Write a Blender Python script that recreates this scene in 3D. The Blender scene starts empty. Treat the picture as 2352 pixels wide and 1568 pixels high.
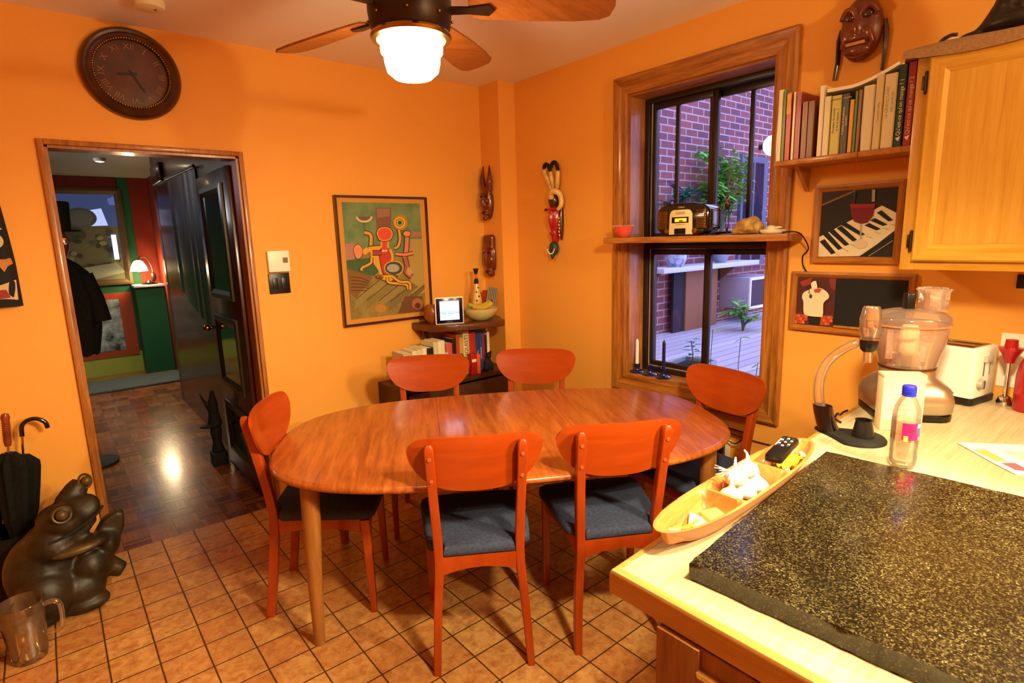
import bpy, bmesh, math, random
import numpy as np
from mathutils import Vector, Matrix
random.seed(7)
PI=math.pi
scene=bpy.context.scene
COL=scene.collection
V=Vector
# ------------------------------------------------------------------ helpers
def lin(c):
    if isinstance(c,str):
        c=[int(c[i:i+2],16)/255 for i in (0,2,4)]
        return tuple((x/12.92 if x<=.04045 else ((x+.055)/1.055)**2.4) for x in c)+(1,)
    return tuple(c)[:3]+(1,)
def newmat(name):
    m=bpy.data.materials.new(name); m.use_nodes=True
    nt=m.node_tree; b=nt.nodes['Principled BSDF']
    return m,nt,b
def coords(nt,scale=(1,1,1),kind='Object',rot=(0,0,0)):
    tc=nt.nodes.new('ShaderNodeTexCoord'); mp=nt.nodes.new('ShaderNodeMapping')
    mp.inputs['Scale'].default_value=scale; mp.inputs['Rotation'].default_value=rot
    nt.links.new(tc.outputs[kind],mp.inputs[0]); return mp.outputs[0]
def noise(nt,vec,scale,detail=4,rough=.55,dist=0):
    n=nt.nodes.new('ShaderNodeTexNoise'); n.inputs['Scale'].default_value=scale
    n.inputs['Detail'].default_value=detail; n.inputs['Roughness'].default_value=rough; n.inputs['Distortion'].default_value=dist
    nt.links.new(vec,n.inputs['Vector']); return n.outputs['Fac']
def ramp(nt,fac,stops):
    r=nt.nodes.new('ShaderNodeValToRGB'); e=r.color_ramp.elements
    while len(e)<len(stops): e.new(.5)
    for i,(p,c) in enumerate(stops): e[i].position=p; e[i].color=lin(c)
    nt.links.new(fac,r.inputs[0]); return r.outputs[0]
def mth(nt,op,a,b=None,c=None):
    n=nt.nodes.new('ShaderNodeMath'); n.operation=op
    for i,x in enumerate((a,b,c)):
        if x is None: continue
        if isinstance(x,(int,float)): n.inputs[i].default_value=x
        else: nt.links.new(x,n.inputs[i])
    return n.outputs[0]
def mix(nt,fac,a,b,mode='MIX'):
    n=nt.nodes.new('ShaderNodeMix'); n.data_type='RGBA'; n.blend_type=mode
    for s,x in ((n.inputs[0],fac),(n.inputs[6],a),(n.inputs[7],b)):
        if isinstance(x,(int,float)): s.default_value=x
        elif isinstance(x,(str,tuple)): s.default_value=lin(x)
        else: nt.links.new(x,s)
    return n.outputs[2]
def bumpn(nt,b,h,strength=.3,dist=.01):
    n=nt.nodes.new('ShaderNodeBump'); n.inputs['Strength'].default_value=strength; n.inputs['Distance'].default_value=dist
    nt.links.new(h,n.inputs['Height']); nt.links.new(n.outputs[0],b.inputs['Normal'])
def setb(b,rough=.5,metal=0,coat=0,trans=0,ior=1.45,spec=.5,em=None,ems=0,alpha=1):
    b.inputs['Roughness'].default_value=rough; b.inputs['Metallic'].default_value=metal
    b.inputs['Coat Weight'].default_value=coat; b.inputs['Coat Roughness'].default_value=.12
    b.inputs['Transmission Weight'].default_value=trans; b.inputs['IOR'].default_value=ior
    b.inputs['Specular IOR Level'].default_value=spec
    if em is not None: b.inputs['Emission Color'].default_value=lin(em); b.inputs['Emission Strength'].default_value=ems
    b.inputs['Alpha'].default_value=alpha
def pm(name,c,c2=None,sc=8,bump=0,bsc=40,**k):
    m,nt,b=newmat(name); setb(b,**k)
    v=coords(nt)
    if c2 is not None:
        f=noise(nt,v,sc); nt.links.new(ramp(nt,f,[(.35,c),(.65,c2)]),b.inputs['Base Color'])
    else: b.inputs['Base Color'].default_value=lin(c)
    if bump: bumpn(nt,b,noise(nt,v,bsc),bump,.004)
    return m
def wood(name,c1,c2,scale=(1,14,14),sc=3,rough=.35,coat=.3,bump=.05,dark=None,rot=(0,0,0)):
    m,nt,b=newmat(name); setb(b,rough=rough,coat=coat)
    v=coords(nt,scale,rot=rot)
    f=noise(nt,v,sc,6,.6,.6); g=noise(nt,v,sc*5,3,.6)
    f2=mth(nt,'ADD',mth(nt,'MULTIPLY',f,.75),mth(nt,'MULTIPLY',g,.25))
    st=[(.36,c1),(.64,c2)] if dark is None else [(.3,dark),(.42,c1),(.66,c2)]
    nt.links.new(ramp(nt,f2,st),b.inputs['Base Color'])
    if bump: bumpn(nt,b,f2,bump,.003)
    return m
def thin(name,tint='ffffff',refl=.08,rough=.02,ior=1.45,haze=0,hcol='efe4d8'):
    """thin clear sheet: transparent with a fresnel reflection"""
    m=bpy.data.materials.new(name); m.use_nodes=True; nt=m.node_tree; nt.nodes.clear()
    o=nt.nodes.new('ShaderNodeOutputMaterial'); t=nt.nodes.new('ShaderNodeBsdfTransparent'); g=nt.nodes.new('ShaderNodeBsdfGlossy')
    t.inputs[0].default_value=lin(tint); g.inputs['Roughness'].default_value=rough; g.inputs[0].default_value=(1,1,1,1)
    f=nt.nodes.new('ShaderNodeFresnel'); f.inputs[0].default_value=ior
    fa=mth(nt,'ADD',mth(nt,'MULTIPLY',f.outputs[0],.8),refl)
    mx=nt.nodes.new('ShaderNodeMixShader'); nt.links.new(fa,mx.inputs[0]); nt.links.new(t.outputs[0],mx.inputs[1]); nt.links.new(g.outputs[0],mx.inputs[2])
    if haze:
        d=nt.nodes.new('ShaderNodeBsdfDiffuse'); d.inputs[0].default_value=lin(hcol); m2=nt.nodes.new('ShaderNodeMixShader'); m2.inputs[0].default_value=haze
        nt.links.new(mx.outputs[0],m2.inputs[1]); nt.links.new(d.outputs[0],m2.inputs[2]); mx=m2
    nt.links.new(mx.outputs[0],o.inputs[0]); return m
class B:
    """collects shapes into one mesh"""
    def __init__(s): s.bm=bmesh.new(); s.mats=[]
    def mi(s,m):
        if m is None: return 0
        if m not in s.mats: s.mats.append(m)
        return s.mats.index(m)
    def faces(s,vs,fs,m):
        i=s.mi(m); bv=[s.bm.verts.new(v) for v in vs]; out=[]
        for f in fs:
            try: q=s.bm.faces.new([bv[k] for k in f]); q.material_index=i; out.append(q)
            except ValueError: pass
        return bv,out
    def box(s,c,d,m=None,bev=0,rot=None,seg=2):
        c=V(c); h=V(d)/2
        vs=[V((x*h.x,y*h.y,z*h.z)) for x in (-1,1) for y in (-1,1) for z in (-1,1)]
        if rot is not None: vs=[rot@v for v in vs]
        bv,fs=s.faces([v+c for v in vs],[(0,1,3,2),(4,6,7,5),(0,4,5,1),(2,3,7,6),(0,2,6,4),(1,5,7,3)],m)
        if bev:
            es=list({e for f in fs for e in f.edges})
            r=bmesh.ops.bevel(s.bm,geom=es,offset=bev,segments=seg,affect='EDGES',profile=.5)
            for f in r['faces']: f.material_index=s.mi(m)
        return s
    def loft(s,rings,m=None,cap=True,closed=True):
        i=s.mi(m); R=[[s.bm.verts.new(p) for p in r] for r in rings]
        n=len(R[0])
        for a,b in zip(R,R[1:]):
            for k in range(n if closed else n-1):
                k2=(k+1)%n
                q=s.bm.faces.new((a[k],a[k2],b[k2],b[k])); q.material_index=i
        if cap and closed:
            q=s.bm.faces.new(R[0][::-1]); q.material_index=i
            q=s.bm.faces.new(R[-1]); q.material_index=i
        return s
    def lathe(s,prof,m=None,c=(0,0,0),n=24,mat=None,cap=False,sx=1,sy=1):
        M=mat or Matrix(); c=V(c)
        rings=[[c+M@V((r*sx*math.cos(2*PI*k/n),r*sy*math.sin(2*PI*k/n),z)) for k in range(n)] for r,z in prof]
        return s.loft(rings,m,cap)
    def cyl(s,p0,p1,r0,r1=None,m=None,n=16):
        r1=r0 if r1 is None else r1
        return s.tube([p0,p1],[r0,r1],m,n)
    def tube(s,pts,r,m=None,n=10,cap=True,flat=1):
        pts=[V(p) for p in pts]
        if not isinstance(r,(list,tuple)): r=[r]*len(pts)
        t0=(pts[1]-pts[0]).normalized()
        u=t0.orthogonal().normalized(); rings=[]
        for i,p in enumerate(pts):
            t=(pts[min(i+1,len(pts)-1)]-pts[max(i-1,0)]).normalized()
            u=(u-t*u.dot(t)); u=u.normalized() if u.length>1e-6 else t.orthogonal().normalized()
            w=t.cross(u)
            rings.append([p+(u*math.cos(2*PI*k/n)+w*math.sin(2*PI*k/n)*flat)*r[i] for k in range(n)])
        return s.loft(rings,m,cap)
    def prism(s,poly,z0,z1,m=None,M=None,bev=0,seg=2):
        M=M or Matrix(); n=len(poly)
        vs=[M@V((x,y,z0)) for x,y in poly]+[M@V((x,y,z1)) for x,y in poly]
        fs=[tuple(range(n))[::-1],tuple(range(n,2*n))]+[(k,(k+1)%n,n+(k+1)%n,n+k) for k in range(n)]
        bv,ff=s.faces(vs,fs,m)
        if bev:
            es=list({e for f in ff[:2] for e in f.edges})
            r=bmesh.ops.bevel(s.bm,geom=es,offset=bev,segments=seg,affect='EDGES',profile=.5)
            for f in r['faces']: f.material_index=s.mi(m)
        return s
    def ell(s,c,r,m=None,rot=None,nu=20,nv=12):
        c=V(c); r=V(r) if not isinstance(r,(int,float)) else V((r,r,r)); i=s.mi(m)
        def P(a,b):
            v=V((r.x*math.sin(b)*math.cos(a),r.y*math.sin(b)*math.sin(a),r.z*math.cos(b)))
            return c+(rot@v if rot is not None else v)
        top=s.bm.verts.new(P(0,0)); bot=s.bm.verts.new(P(0,PI))
        R=[[s.bm.verts.new(P(2*PI*k/nu,PI*j/nv)) for k in range(nu)] for j in range(1,nv)]
        for k in range(nu):
            k2=(k+1)%nu
            s.bm.faces.new((top,R[0][k],R[0][k2])).material_index=i
            s.bm.faces.new((bot,R[-1][k2],R[-1][k])).material_index=i
            for a,b in zip(R,R[1:]): s.bm.faces.new((a[k],b[k],b[k2],a[k2])).material_index=i
        return s
    def grid(s,fn,nu,nv,m=None):
        i=s.mi(m); R=[[s.bm.verts.new(fn(a/nu,b/nv)) for a in range(nu+1)] for b in range(nv+1)]
        for a,b in zip(R,R[1:]):
            for k in range(nu): s.bm.faces.new((a[k],a[k+1],b[k+1],b[k])).material_index=i
        return s
    def text(s,txt,size,org,xd,yd,m=None,lift=.0006,align='CENTER'):
        cu=bpy.data.curves.new('t','FONT'); cu.body=txt; cu.size=size; cu.align_x=align; cu.align_y='CENTER'; cu.resolution_u=2
        o=bpy.data.objects.new('t',cu); COL.objects.link(o)
        dg=bpy.context.evaluated_depsgraph_get(); me=o.evaluated_get(dg).to_mesh()
        xd=V(xd).normalized(); yd=V(yd).normalized(); n=xd.cross(yd); org=V(org)
        s.faces([org+xd*v.co.x+yd*v.co.y+n*lift for v in me.vertices],[tuple(p.vertices) for p in me.polygons],m)
        o.evaluated_get(dg).to_mesh_clear(); bpy.data.objects.remove(o); bpy.data.curves.remove(cu); return s
    def build(s,name,m=None,parent=None,loc=None,smooth=40,fix=True):
        if fix: bmesh.ops.recalc_face_normals(s.bm,faces=s.bm.faces[:])
        me=bpy.data.meshes.new(name); s.bm.to_mesh(me); s.bm.free()
        mats=s.mats or [m]
        if m is not None and s.mats and s.mats[0] is None: mats=[m]+s.mats[1:]
        for x in mats: me.materials.append(x)
        if smooth:
            me.shade_smooth(); me.set_sharp_from_angle(angle=math.radians(smooth))
        o=bpy.data.objects.new(name,me); COL.objects.link(o)
        if parent is not None: o.parent=parent
        if loc is not None: o.location=loc
        return o
def blob(name,b,m,parent=None,vox=.008,it=4,loc=None,rest=False):
    """fuse the collected shapes into one carved-looking skin"""
    o=b.build(name,m,parent,loc)
    r=o.modifiers.new('r','REMESH'); r.mode='VOXEL'; r.voxel_size=vox
    if it: q=o.modifiers.new('s','SMOOTH'); q.iterations=it; q.factor=.5
    dg=bpy.context.evaluated_depsgraph_get(); me=bpy.data.meshes.new_from_object(o.evaluated_get(dg))
    o.modifiers.clear(); old=o.data; o.data=me; bpy.data.meshes.remove(old); me.name=name
    if rest:
        z0=min(v.co.z for v in me.vertices)
        for v in me.vertices: v.co.z-=z0
    me.shade_smooth()
    if not me.materials: me.materials.append(m)
    return o
def tag(o,label,cat,group=None):
    o['label']=label; o['category']=cat; o['kind']='thing'
    if group: o['group']=group
    return o
def thing(name,label,cat,loc=(0,0,0),rz=0,group=None):
    o=bpy.data.objects.new(name,None); COL.objects.link(o); o.empty_display_size=.05
    o.location=loc; o.rotation_euler=(0,0,rz); return tag(o,label,cat,group)
def struct(o,label=None):
    o['kind']='structure'
    if label: o['label']=label
    return o
def sempty(name,loc=(0,0,0),label=None):
    o=bpy.data.objects.new(name,None); COL.objects.link(o); o.location=loc; return struct(o,label)
def dup(root,loc,rz,label,group=None):
    r=root.copy(); COL.objects.link(r); r.location=loc; r.rotation_euler=(0,0,rz); r['label']=label
    if group: r['group']=group
    for ch in list(root.children):
        c=ch.copy(); COL.objects.link(c); c.parent=r
        for g in list(ch.children):
            d=g.copy(); COL.objects.link(d); d.parent=c
    return r
def rz(a): return Matrix.Rotation(a,3,'Z')
def rx(a): return Matrix.Rotation(a,3,'X')
def ry(a): return Matrix.Rotation(a,3,'Y')
def rrect(cx,cy,z,hx,hy,r=.006,n=3):
    out=[]
    for sx,sy,a0 in ((1,1,0),(-1,1,PI/2),(-1,-1,PI),(1,-1,1.5*PI)):
        for k in range(n+1):
            a=a0+PI/2*k/n
            out.append(V((cx+sx*(hx-r)+r*math.cos(a),cy+sy*(hy-r)+r*math.sin(a),z)))
    return out
def homog(src,dst):
    A=[]
    for (x,y),(u,v) in zip(src,dst):
        A.append([x,y,1,0,0,0,-u*x,-u*y,-u]); A.append([0,0,0,x,y,1,-v*x,-v*y,-v])
    H=np.linalg.svd(np.array(A,float))[2][-1].reshape(3,3)
    def f(x,y):
        p=H@np.array([x,y,1.]); return (p[0]/p[2],p[1]/p[2])
    return f
class Flat:
    """flat drawing on a board: org = top-left corner, u to the right, v down; coordinates come from sketch units mapped to 0..1"""
    def __init__(s,b,org,ud,vd,W,H,src=None,step=.0004):
        s.b=b; s.o=V(org); s.u=V(ud)*W; s.v=V(vd)*H; s.n=V(vd).cross(V(ud)).normalized(); s.k=0; s.step=step
        s.f=homog(src,[(0,0),(1,0),(1,1),(0,1)]) if src else (lambda x,y:(x,y))
    def P(s,x,y,_=0):
        a,c=s.f(x,y); a=min(max(a,0),1); c=min(max(c,0),1)
        return s.o+s.u*a+s.v*c+s.n*(s.k*s.step)
    def poly(s,pts,m):
        s.k+=1; s.b.faces([s.P(*p) for p in pts],[tuple(range(len(pts)))],m); return s
    def oval(s,cx,cy,rx_,ry_,m,n=24,a0=0,a1=2*PI):
        return s.poly([(cx+rx_*math.cos(a0+(a1-a0)*k/n),cy+ry_*math.sin(a0+(a1-a0)*k/n)) for k in range(n if a1-a0>6.2 else n+1)],m)
    def line(s,pts,w,m):
        pts=smoothpts(pts,5) if len(pts)>2 else pts
        L=[];R=[]
        for i,p in enumerate(pts):
            a=pts[max(i-1,0)]; c=pts[min(i+1,len(pts)-1)]; dx,dy=c[0]-a[0],c[1]-a[1]; l=math.hypot(dx,dy) or 1
            L.append((p[0]-dy/l*w/2,p[1]+dx/l*w/2)); R.append((p[0]+dy/l*w/2,p[1]-dx/l*w/2))
        s.k+=1; n=len(pts); vs=[s.P(*p) for p in L]+[s.P(*p) for p in R]
        s.b.faces(vs,[(i,i+1,n+i+1,n+i) for i in range(n-1)],m); return s
def smoothpts(P,k=6,closed=False):
    P=[V(list(p)+[0]*(3-len(p))) for p in P]; n=len(P); d=[]
    rng=range(n if closed else n-1)
    for i in rng:
        g=lambda j: P[j%n] if closed else P[min(max(j,0),n-1)]
        p0,p1,p2,p3=g(i-1),g(i),g(i+1),g(i+2)
        for q in range(k):
            t=q/k; d.append(.5*((2*p1)+(p2-p0)*t+(2*p0-5*p1+4*p2-p3)*t*t+(3*p1-p0-3*p2+p3)*t**3))
    if not closed: d.append(P[-1])
    return [tuple(v) for v in d]
def rectframe(b,M,W,H,w,d,m,z0=0,prof=None):
    """mitred frame W x H, bar width w, depth d, in local xy of M (z up out of the wall)"""
    prof=prof or [(0,0),(0,d),(w*.35,d),(w*.6,d*.75),(w,d*.7),(w,0)]
    for k in range(4):
        L=W if k%2==0 else H; D=H if k%2==0 else W
        R=Matrix.Rotation(k*PI/2,4,'Z')
        ringA=[]; ringB=[]
        for t,z in prof:
            ringA.append(M@(R@V((-L/2+t,-D/2+t,z0+z)))); ringB.append(M@(R@V((L/2-t,-D/2+t,z0+z))))
        b.loft([ringA,ringB],m,True)
# ------------------------------------------------------------------ materials
def tile_mat():
    m,nt,b=newmat('terracotta_tiles'); setb(b,rough=.38,spec=.5)
    tc=nt.nodes.new('ShaderNodeTexCoord'); sp=nt.nodes.new('ShaderNodeSeparateXYZ'); nt.links.new(tc.outputs['Object'],sp.inputs[0])
    S=.1527
    nz=noise(nt,tc.outputs['Object'],2.5,2)
    u=mth(nt,'DIVIDE',mth(nt,'SUBTRACT',sp.outputs[0],.2905),S); v=mth(nt,'DIVIDE',mth(nt,'SUBTRACT',sp.outputs[1],3.4),S)
    u=mth(nt,'ADD',u,mth(nt,'MULTIPLY',mth(nt,'SUBTRACT',nz,.5),.03)); v=mth(nt,'ADD',v,mth(nt,'MULTIPLY',mth(nt,'SUBTRACT',nz,.5),.03))
    fu=mth(nt,'FRACT',u); fv=mth(nt,'FRACT',v)
    du=mth(nt,'MINIMUM',fu,mth(nt,'SUBTRACT',1,fu)); dv=mth(nt,'MINIMUM',fv,mth(nt,'SUBTRACT',1,fv))
    dmin=mth(nt,'MINIMUM',du,dv)
    mr=nt.nodes.new('ShaderNodeMapRange'); mr.inputs[1].default_value=.011; mr.inputs[2].default_value=.026; nt.links.new(dmin,mr.inputs[0])
    g=mr.outputs[0]
    cv=nt.nodes.new('ShaderNodeCombineXYZ'); nt.links.new(mth(nt,'FLOOR',u),cv.inputs[0]); nt.links.new(mth(nt,'FLOOR',v),cv.inputs[1])
    wn=nt.nodes.new('ShaderNodeTexWhiteNoise'); wn.noise_dimensions='3D'; nt.links.new(cv.outputs[0],wn.inputs[0])
    base=ramp(nt,wn.outputs[0],[(0,'bd8044'),(.35,'c99252'),(.7,'d3a05c'),(1,'c07c44')])
    mott=noise(nt,tc.outputs['Object'],26,6,.65,.5)
    c=mix(nt,ramp(nt,mott,[(.40,(0,0,0)),(.66,(.85,.85,.85))]),base,'a25a2c')
    c=mix(nt,ramp(nt,noise(nt,tc.outputs['Object'],70,4),[(.5,(0,0,0)),(.8,(.4,.4,.4))]),c,'d8a868')
    c=mix(nt,g,'4a2e18',c)
    nt.links.new(c,b.inputs['Base Color'])
    bumpn(nt,b,mth(nt,'ADD',g,mth(nt,'MULTIPLY',mott,.25)),.5,.004)
    return m
def parquet_mat():
    m,nt,b=newmat('mosaic_parquet'); setb(b,rough=.24,coat=.35)
    tc=nt.nodes.new('ShaderNodeTexCoord'); sp=nt.nodes.new('ShaderNodeSeparateXYZ'); nt.links.new(tc.outputs['Object'],sp.inputs[0])
    S=.125
    u=mth(nt,'DIVIDE',sp.outputs[0],S); v=mth(nt,'DIVIDE',sp.outputs[1],S)
    cu=mth(nt,'FLOOR',u); cv_=mth(nt,'FLOOR',v); fu=mth(nt,'FRACT',u); fv=mth(nt,'FRACT',v)
    par=mth(nt,'MODULO',mth(nt,'ABSOLUTE',mth(nt,'ADD',cu,cv_)),2)
    par=mth(nt,'GREATER_THAN',par,.5)
    st=mth(nt,'ADD',mth(nt,'MULTIPLY',fu,par),mth(nt,'MULTIPLY',fv,mth(nt,'SUBTRACT',1,par)))
    st5=mth(nt,'MULTIPLY',st,5); sid=mth(nt,'FLOOR',st5); fs=mth(nt,'FRACT',st5)
    cb=nt.nodes.new('ShaderNodeCombineXYZ'); nt.links.new(mth(nt,'ADD',cu,mth(nt,'MULTIPLY',sid,.13)),cb.inputs[0]); nt.links.new(cv_,cb.inputs[1]); nt.links.new(sid,cb.inputs[2])
    wn=nt.nodes.new('ShaderNodeTexWhiteNoise'); wn.noise_dimensions='3D'; nt.links.new(cb.outputs[0],wn.inputs[0])
    c2=nt.nodes.new('ShaderNodeCombineXYZ'); nt.links.new(cu,c2.inputs[0]); nt.links.new(cv_,c2.inputs[1])
    w2=nt.nodes.new('ShaderNodeTexWhiteNoise'); w2.noise_dimensions='3D'; nt.links.new(c2.outputs[0],w2.inputs[0])
    f=mth(nt,'ADD',mth(nt,'MULTIPLY',wn.outputs[0],.45),mth(nt,'MULTIPLY',w2.outputs[0],.55))
    base=ramp(nt,f,[(.1,'6a341b'),(.5,'96552b'),(.9,'b06a38')])
    base=mix(nt,mth(nt,'MULTIPLY',noise(nt,coords(nt,(60,60,1)),1,4),.4),base,'3a1a0c')
    e=mth(nt,'LESS_THAN',mth(nt,'MINIMUM',fs,mth(nt,'SUBTRACT',1,fs)),.035)
    e2=mth(nt,'LESS_THAN',mth(nt,'MINIMUM',mth(nt,'MINIMUM',fu,mth(nt,'SUBTRACT',1,fu)),mth(nt,'MINIMUM',fv,mth(nt,'SUBTRACT',1,fv))),.012)
    base=mix(nt,mth(nt,'MULTIPLY',mth(nt,'MAXIMUM',e,e2),.6),base,'24110a')
    nt.links.new(base,b.inputs['Base Color']); bumpn(nt,b,f,.12,.003); return m
def plaster(name,c,c2,rough=.6):
    m,nt,b=newmat(name); setb(b,rough=rough,spec=.3)
    v=coords(nt); nt.links.new(ramp(nt,noise(nt,v,1.7,5),[(.3,c),(.7,c2)]),b.inputs['Base Color'])
    bumpn(nt,b,noise(nt,v,110,3),.12,.003); return m
def brick_mat():
    m,nt,b=newmat('old_brick'); setb(b,rough=.85)
    v=coords(nt,rot=(PI/2,0,0))
    t=nt.nodes.new('ShaderNodeTexBrick'); nt.links.new(v,t.inputs['Vector'])
    t.inputs['Scale'].default_value=1; t.inputs['Brick Width'].default_value=.215; t.inputs['Row Height'].default_value=.075
    t.inputs['Mortar Size'].default_value=.007; t.inputs['Bias'].default_value=-.1
    t.inputs['Color1'].default_value=lin('8a4a48'); t.inputs['Color2'].default_value=lin('5a3440'); t.inputs['Mortar'].default_value=lin('b0a4a4')
    c=mix(nt,mth(nt,'MULTIPLY',noise(nt,v,3,5),.6),t.outputs[0],'6a4650')
    nt.links.new(c,b.inputs['Base Color']); bumpn(nt,b,t.outputs['Fac'],-.4,.006); return m
def granite_mat():
    m,nt,b=newmat('speckled_granite'); setb(b,rough=.16,coat=.4)
    v=coords(nt)
    vo=nt.nodes.new('ShaderNodeTexVoronoi'); vo.inputs['Scale'].default_value=380; nt.links.new(v,vo.inputs['Vector'])
    sp=nt.nodes.new('ShaderNodeSeparateColor'); nt.links.new(vo.outputs['Color'],sp.inputs[0])
    n1=noise(nt,v,190,5,.65,0); n2=noise(nt,v,9,4,.6,.8)
    f=mth(nt,'ADD',mth(nt,'MULTIPLY',sp.outputs[0],.42),mth(nt,'ADD',mth(nt,'MULTIPLY',n1,.55),mth(nt,'MULTIPLY',n2,.25)))
    c=ramp(nt,f,[(.44,'0a0906'),(.58,'17130a'),(.72,'342d1a'),(.85,'574c2e'),(.97,'a89a6c')])
    nt.links.new(c,b.inputs['Base Color']); bumpn(nt,b,n1,.05,.002); return m
def laminate_mat():
    m,nt,b=newmat('pale_ash_laminate'); setb(b,rough=.42)
    v=coords(nt,(2.2,55,1),rot=(0,0,-.15)); f=noise(nt,v,1.6,5,.6,.3); g=noise(nt,v,7,3)
    f=mth(nt,'ADD',mth(nt,'MULTIPLY',f,.6),mth(nt,'MULTIPLY',g,.4))
    nt.links.new(ramp(nt,f,[(.32,'a3916f'),(.5,'bda983'),(.68,'cbb994')]),b.inputs['Base Color']); return m
def deck_mat():
    m,nt,b=newmat('weathered_deck'); setb(b,rough=.7)
    tc=nt.nodes.new('ShaderNodeTexCoord'); sp=nt.nodes.new('ShaderNodeSeparateXYZ'); nt.links.new(tc.outputs['Object'],sp.inputs[0])
    u=mth(nt,'DIVIDE',sp.outputs[1],.11); fu=mth(nt,'FRACT',u); cu=mth(nt,'FLOOR',u)
    wn=nt.nodes.new('ShaderNodeTexWhiteNoise'); wn.noise_dimensions='1D'; nt.links.new(cu,wn.inputs['W'])
    c=ramp(nt,wn.outputs[0],[(0,'b4b2b6'),(1,'d0ced2')])
    c=mix(nt,mth(nt,'MULTIPLY',noise(nt,coords(nt,(3,30,1)),2,4),.35),c,'77707a')
    c=mix(nt,mth(nt,'LESS_THAN',fu,.06),c,'4a4650'); nt.links.new(c,b.inputs['Base Color']); return m
T={}
T['wall']=plaster('orange_plaster','e79f42','eba446')
T['ceil']=plaster('cream_ceiling','f4ece4','f6efe8')
T['tile']=tile_mat(); T['parquet']=parquet_mat(); T['brick']=brick_mat(); T['granite']=granite_mat(); T['lam']=laminate_mat(); T['deck']=deck_mat()
T['pine']=wood('knotty_pine','92541b','bb7830',(14,14,1.2),2.6,.4,.2,dark='5e2f0e')
T['pineh']=wood('knotty_pine_across','92541b','bb7830',(14,1.2,14),2.6,.4,.2,dark='5e2f0e')
T['pinex']=wood('pine_edge','9a5a22','c08036',(1.2,14,14),2.6,.4,.2)
T['oak']=wood('golden_oak','c08a2c','cf9a3c',(20,20,1),3.2,.35,.3,dark='ae7a22')
T['edge']=wood('edge_oak','b07c3c','c4924e',(16,1.1,16),3.2,.35,.3)
T['oakh']=wood('golden_oak_across','b8801f','d09a38',(16,1.1,16),3.2,.35,.3)
T['oakp']=wood('oak_panel','c28c30','cf9c42',(16,16,.7),3.0,.35,.3,dark='b07c26')
T['oakd']=wood('oak_cabinet_dark','7c4a1c','9a6228',(16,16,1.1),3.2,.4,.2)
T['chair']=wood('cherry_stain','98360a','ac4210',(8,8,1.6),2.5,.3,.4,bump=.02)
T['panel']=wood('cherry_ply','9c390a','ac430e',(1.3,10,10),2.2,.28,.45,bump=.01)
T['teak']=wood('teak_top','96481a','bd6a2a',(12,1.1,6),3,.3,.35,bump=.03,dark='7c3812')
T['teakl']=wood('teak_leg','8a5422','a56a30',(10,10,1.2),3,.35,.3)
T['darkw']=wood('dark_mahogany','300f06','52200e',(12,12,1.2),2.5,.28,.3)
T['midw']=wood('walnut_shelf','4a230e','6a3616',(1.2,12,12),2.5,.35,.3)
T['maskw']=wood('carved_red_wood','4e1a0a','7a3214',(6,6,2),3,.3,.5)
T['maskb']=pm('dark_brown_lacquer','2f140a','4a2311',14,rough=.3,coat=.5)
T['frog']=pm('blackened_bronze_wood','130d05','33240f',11,bump=.8,bsc=22,rough=.48,spec=.5)
T['frogl']=pm('worn_gold_wood','5b431c','3a2a12',12,bump=.3,rough=.4)
T['cloth']=pm('navy_seat_cloth','343a50','424860',90,bump=.2,bsc=300,rough=.9,spec=.2)
T['black']=pm('black_plastic','0c0b0b',rough=.35); T['blackm']=pm('black_matte','100d0b',rough=.8)
T['gblack']=pm('glossy_black','0a0909',rough=.12,coat=.8)
T['white']=pm('white_plastic','efe9dc',rough=.4); T['cream']=pm('cream_card','e6d9b4','dccda4',6,rough=.7)
T['paper']=pm('page_paper','e8dcc0','d9caa8',60,rough=.85); T['wpaper']=pm('white_paper','f2ecdd',rough=.8)
T['silver']=pm('brushed_silver','b5a992',rough=.32,metal=.85); T['chrome']=pm('chrome','d8d4cc',rough=.12,metal=1)
T['bronze']=pm('bronze_motor','2f2017','3a281b',9,rough=.4,metal=.5); T['gold']=pm('aged_gold','8a6424','b08a3c',40,rough=.35,metal=.7)
T['brass']=pm('brass','b08a48',rough=.25,metal=1)
T['alu']=pm('brown_aluminium','24160d','2c1b10',20,rough=.4); T['alul']=pm('frame_edge','9a8c84',rough=.4)
T['gray']=pm('grey','6f6c66',rough=.6); T['dgray']=pm('dark_grey','33302d',rough=.6)
T['red']=pm('red','a3121c',rough=.3,coat=.4); T['yellow']=pm('yellow','e0b81c',rough=.5)
T['glass']=thin('window_glass','f4f4ff',.01); T['clear']=thin('clear_plastic','fdf8f2',.04,.06,1.45,.12); T['clearp']=thin('smoky_pink_plastic','fbf0e8',.05,.06,1.45,.14,'e6cdbc'); T['pet']=thin('clear_bottle','f9f5ee',.04,.03,1.45,.07)
T['leaf']=pm('leaf_green','4f9a3a','6fb84a',20,rough=.5); T['leafd']=pm('leaf_dark','1d5a4a','2d7a5c',20,rough=.5); T['stem']=pm('stem','4a5a34',rough=.7)
def solid(hexc,rough=.6,**k):
    key='c_'+hexc+str(rough)
    if key not in T: T[key]=pm('tone_'+hexc,hexc,rough=rough,**k)
    return T[key]
def glow(hexc,s):
    key='g_'+hexc+str(s)
    if key not in T: T[key]=pm('glow_'+hexc,hexc,rough=.5,em=hexc,ems=s)
    return T[key]
WORLD=4.2; KITCH=190; FANE=86; COUNT=100
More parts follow.
